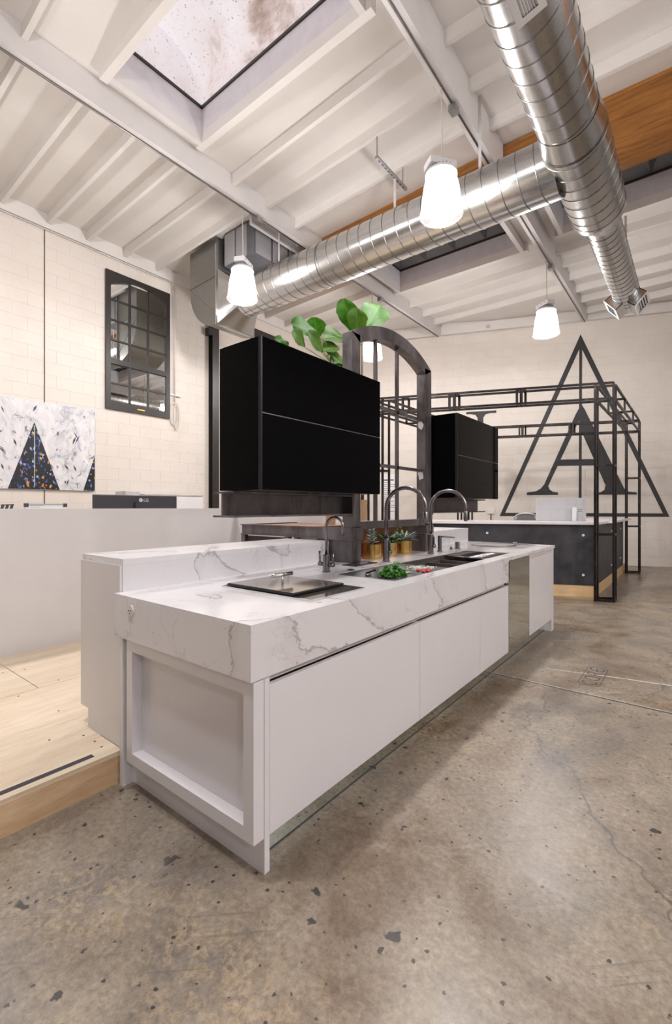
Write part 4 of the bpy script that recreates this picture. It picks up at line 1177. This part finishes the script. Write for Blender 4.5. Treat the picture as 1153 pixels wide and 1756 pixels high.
gb = box('grey_box', M['cond'], None, -8.0, -7.65, 3.94, 4.20, 1.562, 1.63, .006)
tag(gb, 'small flat grey box on top of the storage cabinet', 'box')

# framed painting on the left wall
pa = empty('abstract_painting', (XL+.03, 2.3, 1.625), 'wide abstract painting with dark pyramids on streaked white ground', 'painting')
px0 = XL+BD+.001
box('canvas', M['paint'], pa, px0, px0+.04, .55, 3.634, 1.628, 3.0)
def tri(y0, y1, ya_, z0, z1, nm='pyramid', cl=3.633):
    MB().prism([(y0, z0), (y1, z0), (ya_, z1)], lambda a, b, t: Vector((px0+t, a, b)), .0405, .044).build(nm, M['city'], pa)
tri(2.375, 3.085, 2.724, 1.632, 2.67)
MB().prism([(3.447, 1.632), (3.633, 1.632), (3.633, 2.22)], lambda a, b, t: Vector((px0+t, a, b)), .0405, .044).build('pyramid', M['city'], pa)
tri(.9, 2.2, 1.55, 1.632, 2.8)
box('centre_stroke', M['pale'], pa, px0+.0442, px0+.0452, 2.722, 2.73, 1.68, 2.62)
random.seed(21)
for k in range(34):   # palette-knife strokes
    y = random.uniform(1.9, 3.55); z = random.uniform(1.75, 2.95)
    if abs(y-2.73) < .36*(2.67-z)/1.04+.05 and z < 2.7: continue
    a = random.choice((-1, 1))*random.uniform(.9, 1.35); L = random.uniform(.05, .2); w_ = random.uniform(.008, .045)
    d = Vector((0, math.cos(a), math.sin(a))); n_ = Vector((0, -d.z, d.y))
    c = Vector((px0+.0402+.0004*(k % 6), y, z)); 
    P = [c-d*L/2, c+n_*w_*.5, c+d*L/2, c-n_*w_*.4]
    if any(not (.56 < p.y < 3.62 and 1.64 < p.z < 2.99) for p in P): continue
    MB().add(P, [(0,1,2,3)]).build('knife_stroke', M[random.choice(('ink', 'ink', 'paper', 'stone'))], pa, fix=False)

# mirrors shaped like sash windows
def sash_mirror(y0, y1, z0, z1, label):
    r = empty('window_mirror', (XL+.03, (y0+y1)/2, z0), label, 'mirror', 'window-shaped mirrors on the block wall')
    xb = XL+BD; d = .035
    sw = .085
    box('glass', M['mirror2'], r, xb+.001, xb+.008, y0+.03, y1-.03, z0+.03, z1-.12)
    zm = z0 + (z1-z0)*.35
    for a, b, c, e in ((y0, y0+sw, z0, z1), (y1-sw, y1, z0, z1)): box('stile', M['framedk'], r, xb+.009, xb+.009+d, a, b, c, e)
    box('bottom_rail', M['framedk'], r, xb+.009, xb+.009+d, y0+sw, y1-sw, z0, z0+.13)
    # arched head
    n = 14; w_ = (y1-y0-2*sw); P = [(y1-sw, z1), (y0+sw, z1)]
    for i in range(n+1):
        t = i/n; P.append((y0+sw+w_*t, z1-.24+.15*math.sin(math.pi*t)))
    MB().prism(P, lambda a, b, t: Vector((xb+t, a, b)), .009, .009+d).build('arched_head', M['framedk'], r)
    box('meeting_rail', M['framedk'], r, xb+.009, xb+.009+d, y0+sw, y1-sw, zm-.045, zm+.045)
    for k in (1, 2):
        y = y0+sw+w_*k/3
        box('muntin', M['framedk'], r, xb+.009, xb+.03, y-.016, y+.016, z0+.13, zm-.045)
        box('muntin', M['framedk'], r, xb+.009, xb+.03, y-.016, y+.016, zm+.045, z1-.12)
    hh = (zm-.045-z0-.13)
    box('muntin', M['framedk'], r, xb+.0095, xb+.0305, y0+sw, y1-sw, z0+.13+hh/2-.014, z0+.13+hh/2+.014)
    h2 = (z1-.12)-(zm+.045)
    for k in (1, 2, 3):
        z = zm+.045+h2*k/4-.02
        box('muntin', M['framedk'], r, xb+.0095, xb+.0305, y0+sw, y1-sw, z-.014, z+.014)
    yc2 = (y0+y1)/2
    box('sash_lift', M['brass'], r, xb+.045, xb+.06, yc2-.06, yc2+.09, z0+.055, z0+.075)
sash_mirror(3.823, 5.058, 3.075, 5.505, 'arched black window mirror with fifteen panes above the storage cabinet')
sash_mirror(7.14, 8.37, 3.075, 5.505, 'arched black window mirror mostly hidden behind the black cabinet')

# rope and pulley conduit beside the mirror
rp = empty('hanging_rope', (XL+.03, 5.16, 3.0), 'white pull rope looped on a cleat beside the window mirror', 'rope')
xb = XL+.035
MB().tube([(xb, 5.15, 5.70), (xb, 5.165, 5.3), (xb, 5.165, 3.42)], .014, 8).build('cord', M['rope'], rp, smooth=True)
for k, (ry, rz, oy) in enumerate(((.09, .22, 0), (.06, .26, .05))):
    MB().tube([(xb+.012*k, 5.15+oy+ry*math.sin(t), 3.18+(.22-rz)-.0*k+rz*math.cos(t)) for t in [2*math.pi*i/20 for i in range(21)]], .011, 6, cap=False).build('loop', M['rope'], rp, smooth=True)
MB().bar((XL+.008, 5.08, 3.56), (XL+.06, 5.3, 3.55), .03, .03).build('cleat', M['cond'], rp)
cd = MB().tube([(XL+.03, YB, 5.74), (XL+.03, 5.05, 5.74), (XL+.03, 5.13, 5.70), (XL+.03, 5.14, 5.6)], .013, 8).build('conduit_run', M['cond'], None, smooth=True)
tag(cd, 'thin painted conduit along the top of the left block wall', 'conduit')
# steel column by the wall
sc_ = empty('steel_column', (XL+.1, 6.07, 0), 'dark steel column standing against the left block wall', 'column')
c0 = XL+BD+.002
MB().box(c0, c0+.012, 5.985, 6.15, 0, 5.75).box(c0+.012, c0+.13, 6.06, 6.075, 0, 5.75).box(c0+.13, c0+.142, 5.985, 6.15, 0, 5.75).build('shaft', M['framedk'], sc_)
box('bracket', M['framedk'], sc_, c0, c0+.14, 5.90, 5.984, 4.95, 5.1)

# ================================================================ DUCTS
DY, DZ, DR = 5.30, 4.955, .303
BXc = -.95
def ringpts(c, ax, r, n=40):
    return [(c[0]+(r*math.cos(t) if ax == 'y' else 0), c[1]+(r*math.cos(t) if ax == 'x' else 0), c[2]+r*math.sin(t)) for t in [2*math.pi*i/n for i in range(n)]]
def pipe(name, ax, prof, fixed, parent, n=48, cap=(False, True)):
    """prof: list of (pos along axis, radius)"""
    m = MB()
    for p, r in prof:
        c = (p, fixed, DZ) if ax == 'x' else (fixed, p, DZ)
        m.v += ringpts(c, ax, r, n)
    for i in range(len(prof)-1):
        for k in range(n):
            k2 = (k+1) % n
            m.f.append((i*n+k, i*n+k2, (i+1)*n+k2, (i+1)*n+k))
    if cap[0]: m.f.append(tuple(range(n)))
    if cap[1]: m.f.append(tuple((len(prof)-1)*n+k for k in range(n)))
    o = m.build(name, M['galv'], parent); smooth_by_angle(o, 25); return o
def helix(ax, a, b, r, fixed, pitch, parent, hand=1):
    n = int((b-a)/pitch*28); P = []
    for i in range(n+1):
        p = a+(b-a)*i/n; t = hand*2*math.pi*(p-a)/pitch
        P.append((p, fixed+r*math.cos(t), DZ+r*math.sin(t)) if ax == 'x' else (fixed+r*math.cos(t), p, DZ+r*math.sin(t)))
    return MB().tube(P, .0055, 5).build('spiral_seam', M['seamgalv'], parent, smooth=True)
da = empty('cross_duct', (-3.6, DY, DZ-DR), 'round spiral galvanised duct crossing the room above the island', 'duct')
bodyA = pipe('spiral_pipe', 'x', [(-6.12, DR), (BXc-.2, DR)], DY, da, cap=(True, True))
helix('x', -6.05, BXc-.3, DR+.001, DY, .185, bodyA)
for x in (-6.08, -4.35): 
    bandm = MB()
    P1 = ringpts((x, DY, DZ), 'x', DR+.006, 48); P2 = ringpts((x+.03, DY, DZ), 'x', DR+.006, 48)
    bandm.add(P1+P2, [(k, (k+1) % 48, 48+(k+1) % 48, 48+k) for k in range(48)])
    o = bandm.build('collar', M['galv'], da, smooth=True)
# elbow plenum
el_ = empty('duct_elbow', (-6.8, DY, 4.47), 'boxy galvanised duct elbow dropping from the roof unit', 'duct elbow')
ex0, ex1, ey0, ey1, ez0 = -7.19, -6.43, 4.90, 5.70, 4.47
P = [(ex1, 5.92), (ex0, 5.90), (ex0, 5.23)]
for i in range(1, 13):
    t = math.pi/2*i/12
    P.append((ex1-.02 - (ex1-.02-ex0)*math.cos(t), 5.23-(5.23-ez0)*math.sin(t)))
P.append((ex1, ez0))
P = list(reversed(P))
o = MB().prism(P, lambda a, b, t: Vector((a, t, b)), ey0, ey1).build('casing', M['dull'], el_); smooth_by_angle(o, 30)
MB().bar((ex0+.005, ey0-.003, 5.255), (ex1-.01, ey0-.003, 5.29), .006, .012).build('cross_break', M['seamgalv'], el_)
MB().bar((ex0+.02, ey0-.002, 5.24), (ex1-.02, ey0-.002, 4.66), .004, .004).build('cross_break', M['seamgalv'], el_)
m = MB().box(ex1, ex1+.025, ey0-.03, ey1+.03, ez0-.02, ez0+.012).box(ex1, ex1+.025, ey0-.03, ey0+.01, ez0+.012, 5.9).box(ex1, ex1+.025, ey1-.01, ey1+.03, ez0+.012, 5.9)
m.build('flange', M['galv'], el_)
# square-to-round transition
m = MB(); n = 48; sq = []
zq0, zq1 = ez0+.01, 5.40
for k in range(n):
    t = 2*math.pi*k/n; cx_, cz_ = math.cos(t), math.sin(t); s = 1/max(abs(cx_), abs(cz_))
    sq.append((ex1+.026, (ey0+ey1)/2 + cx_*s*.395, (zq0+zq1)/2 + cz_*s*(zq1-zq0)/2))
m.v = sq + ringpts((-6.125, DY, DZ), 'x', DR, n)
m.f = [(k, (k+1) % n, n+(k+1) % n, n+k) for k in range(n)]
o = m.build('transition', M['galv'], el_); smooth_by_angle(o, 22)

db = empty('main_duct', (BXc, 5.6, DZ-.3), 'large spiral galvanised main duct running away overhead on the right', 'duct')
R1, R2, R3 = .267, .297, .197
bodyB = pipe('spiral_pipe', 'y', [(-4.6, R1), (4.62, R1)], BXc, db, cap=(True, False)); helix('y', 1.5, 4.6, R1+.001, BXc, .19, bodyB, -1)
pipe('reducer', 'y', [(4.62, R1+.004), (4.66, R1+.004), (4.86, R2), (4.90, R2)], BXc, db, cap=(False, False))
bodyC = pipe('spiral_pipe', 'y', [(4.90, R2), (6.25, R2)], BXc, db, cap=(False, False)); helix('y', 4.92, 6.2, R2+.001, BXc, .19, bodyC, -1)
for y in (4.885,):
    o = MB(); P1 = ringpts((BXc, y, DZ), 'y', R2+.007, 48); P2 = ringpts((BXc, y+.014, DZ), 'y', R2+.007, 48)
    o.add(P1+P2, [(k, (k+1) % 48, 48+(k+1) % 48, 48+k) for k in range(48)]).build('collar', M['bedge'], db, smooth=True)
pipe('reducer', 'y', [(6.25, R2+.003), (6.35, R2+.003), (6.56, R3+.006), (6.66, R3+.006)], BXc, db, cap=(False, False))
bodyD = pipe('spiral_pipe', 'y', [(6.66, R3), (9.55, R3)], BXc, db, cap=(False, True)); helix('y', 6.7, 9.3, R3+.001, BXc, .15, bodyD, -1)
# end diffuser: two angled registers
def register(y0, y1, ang, r0, ln, wd, nm='register', louv=5, parent=db):
    """box stub leaving the pipe at angle ang in the XZ plane"""
    d = Vector((math.cos(ang), 0, math.sin(ang))); s = Vector((-math.sin(ang), 0, math.cos(ang))); c = Vector((BXc, 0, DZ))
    def P(a, y, b): return c + d*a + s*b + Vector((0, y, 0))
    m = MB()
    for (b0, b1, ya_, yb_) in ((-wd, -wd+.012, y0, y1), (wd-.012, wd, y0, y1), (-wd, wd, y0, y0+.012), (-wd, wd, y1-.012, y1)):
        m.add([P(a, y, b) for a in (r0, r0+ln) for y, b in ((ya_, b0), (yb_, b0), (yb_, b1), (ya_, b1))], [(0,3,2,1),(4,5,6,7),(0,1,5,4),(1,2,6,5),(2,3,7,6),(3,0,4,7)])
    o = m.build(nm, M['lampwhite'] if nm == 'register' else M['galv'], parent)
    f = MB(); e = .035
    for (b0, b1, ya_, yb_) in ((-wd-.01, -wd+e, y0-.01, y1+.01), (wd-e, wd+.01, y0-.01, y1+.01), (-wd+e, wd-e, y0-.01, y0+e), (-wd+e, wd-e, y1-e, y1+.01)):
        f.add([P(a, y, b) for a in (r0+ln, r0+ln+.006) for y, b in ((ya_, b0), (yb_, b0), (yb_, b1), (ya_, b1))], [(0,3,2,1),(4,5,6,7),(0,1,5,4),(1,2,6,5),(2,3,7,6),(3,0,4,7)])
    f.build('face_frame', M['lampwhite'], o)
    for k in range(louv):
        b = -wd+e + (2*wd-2*e)*(k+.5)/louv
        MB().bar(P(r0+ln-.01, y0+e, b), P(r0+ln-.01, y1-e, b), .004, .022, up=tuple(d*.6+s)).build('louvre', M['lampwhite'], o)
    return o
register(2.40, 3.16, math.radians(-76), .235, .17, .085, louv=6)
register(9.02, 9.50, math.radians(-140), .12, .17, .13, nm='diffuser_stub', louv=4)
register(9.02, 9.50, math.radians(-40), .12, .17, .13, nm='diffuser_stub', louv=4)
# roof unit above the elbow
ru = empty('roof_unit', (-6.0, 5.6, 5.5), 'perforated grey ventilation unit set into the roof behind the duct elbow', 'ventilation unit')
box('casing', M['unit'], ru, -6.36, -5.62, 5.02, 6.2, 5.46, 6.0)
for k in range(2): box('side_panel', M['perf'], ru, -6.36+.30*k+.01, -6.36+.30*k+.27, 5.005, 5.0195, 5.47, 5.99)
for k in range(3): box('side_panel', M['perf'], ru, -5.6195, -5.605, 5.05+.39*k, 5.05+.39*k+.33, 5.47, 5.97)
box('curb_board', M['beam'], ru, -5.55, -5.50, 4.86, 6.25, 5.80, 6.02)

# straps and strut channels holding the ducts
def strap(x, y, z0, z1, label):
    o = MB().bar((x, y, z0), (x, y, z1), .035, .004, up=(0,1,0)).build('hanger_strap', M['cond'], None)
    tag(o, label, 'hanger', 'duct hangers')
strap(-5.36, DY+.02, DZ+DR, deckz(-5.36, DY), 'flat metal strap holding the duct near the elbow')
strap(-2.02, DY+.02, DZ+DR, deckz(-2.02, DY), 'flat metal strap holding the duct beside the right beam')
strap(-3.18, DY+.02, DZ+DR, 5.74, 'flat metal strap hanging from the slotted strut channel')
st = empty('strut_channel', (-3.18, 5.1, 5.74), 'slotted metal strut channel fixed under the purlins above the duct', 'strut')
box('channel', M['galvbox'], st, -3.20, -3.16, 4.87, 5.62, 5.741, 5.775)
for k in range(9): box('slot', M['ink'], st, -3.188, -3.172, 4.92+.075*k, 4.96+.075*k, 5.7395, 5.7408)
for y in (4.885, 5.53): MB().bar((-3.18, y, 5.775), (-3.18, y, deckz(-3.18, y)-.14), .012, .012).build('rod', M['galvbox'], st)
strap(BXc+.05, 8.6, DZ+R3, deckz(BXc, 8.6), 'flat metal strap holding the far end of the main duct')

# conduits under the beams, with junction boxes
def conduit(x, z, y0, y1, label, mat):
    o = MB().tube([(x, y0, z), (x, y1, z)], .011, 8).build('conduit_run', M[mat], None, smooth=True)
    tag(o, label, 'conduit')
conduit(-5.26, ZB-.013, YB, GY0-.01, 'thin conduit along the underside of the left beam', 'condd')
conduit(-5.26, ZB-.018, GY1+.01, far_y(-5.26)-.02, 'thin conduit along the far half of the left beam', 'condd')
conduit(-2.105, ZB-.013, YB, GY0-.01, 'bare metal conduit along the underside of the right beam', 'condd')
conduit(-2.105, ZB-.018, GY1+.01, far_y(-2.1)-.02, 'bare metal conduit along the far half of the right beam', 'condd')

# ================================================================ PENDANT LAMPS
def make_lamp():
    r = empty('pendant_lamp', (0, 0, 0))
    h = .425
    prof = [(.218, 0), (.221, .006), (.212, .06), (.198, .17), (.180, .29), (.158, .385), (.150, h)]
    MB().lathe(prof, 40, cap0=False, cap1=False).build('shade', M['shade'], r, smooth=True)
    MB().tube([(.2195*math.cos(t), .2195*math.sin(t), .003) for t in [2*math.pi*i/40 for i in range(41)]], .005, 6, cap=False).build('rim', M['shade'], r, smooth=True)
    MB().lathe([(.162, h-.012), (.162, h+.012), (.13, h+.018), (.13, h+.02)], 32).build('collar', M['lampwhite'], r)
    hs = MB().lathe([(.10, h+.02), (.105, h+.06), (.06, h+.065)], 24)
    for k in range(18):
        a = 2*math.pi*k/18
        hs.bar((.10*math.cos(a), .10*math.sin(a), h+.04), (.125*math.cos(a), .125*math.sin(a), h+.04), .006, .045)
    hs.build('heat_sink', M['alu'], r)
    db_ = MB().mbox(Matrix.Translation((.02, 0, h+.105)) @ Matrix.Rotation(.05, 4, 'Y'), .16, .30, .07).build('driver_box', M['lampwhite'], r, bevel=.006)
    for k in range(3): MB().mbox(Matrix.Translation((.1005, -.09+.09*k, h+.108)), .002, .03, .008).build('vent_slot', M['ink'], db_)
    MB().lathe([(.118, h-.03), (.118, h-.013)], 32).build('led_module', M['led'], r)
    MB().tube([(0, 0, h+.14), (.0, 0, h+.20), (.012, .0, h+.26), (.0, 0, 5.72-4.385)], .006, 8).build('cord', M['rope'], r, smooth=True)
    MB().tube([(0, 0, h+.135), (.03, 0, h+.16), (0, 0, h+.185), (-.02, 0, h+.16), (0, 0, h+.135)], .004, 6).build('hook', M['galvbox'], r)
    jb = MB().box(-.04, .04, .26, .36, 5.735-4.385-.075, 5.735-4.385).build('junction_box', M['galvbox'], r)
    ld_ = bpy.data.lights.new('lamp_light', 'POINT'); ld_.energy = LAMP_W; ld_.shadow_soft_size = .11; ld_.color = (1., .975, .965)
    lo = bpy.data.objects.new('lamp_light', ld_); COL.objects.link(lo); lo.parent = r; lo.location = (0, 0, h-.17)
    return r
spots = [(-5.24, 4.453, 'lit acrylic pendant lamp in front of the duct elbow', 0.4), (-2.10, 4.447, 'lit acrylic pendant lamp in front of the crossing duct, nearest the camera', 2.5),
         (-2.10, 8.668, 'lit acrylic pendant lamp hanging above the reception canopy on the right', -2.2), (-5.24, 7.862, 'lit acrylic pendant lamp seen through the steel arch', .8),
         (-5.24, .9, 'lit acrylic pendant lamp above the platform, out of view', 0), (-2.10, .3, 'lit acrylic pendant lamp above the camera, out of view', 0),
         (4.16, 3.4, 'added fill pendant lamp by the right wall nearest the camera, out of view', 0), (4.16, .8, 'added fill pendant lamp over the open floor beside the right wall, out of view', 0), (4.16, -1.8, 'added fill pendant lamp near the right wall behind the camera, out of view', 0),  # unseen row by the right wall, added to brighten the island front
         (4.16, 6.0, 'added fill pendant lamp by the right wall level with the duct crossing, out of view', 0)]
proto = make_lamp()
for i, (x, y, lab, rz) in enumerate(spots):
    r = proto if i == 0 else copy_tree(proto)
    r.location = (x, y, 4.385)
    tag(r, lab, 'lamp', 'acrylic pendant lamps')
    for c in r.children:
        if c.name.startswith('driver_box') or c.name.startswith('heat_sink'): c.rotation_euler = (0, 0, rz)
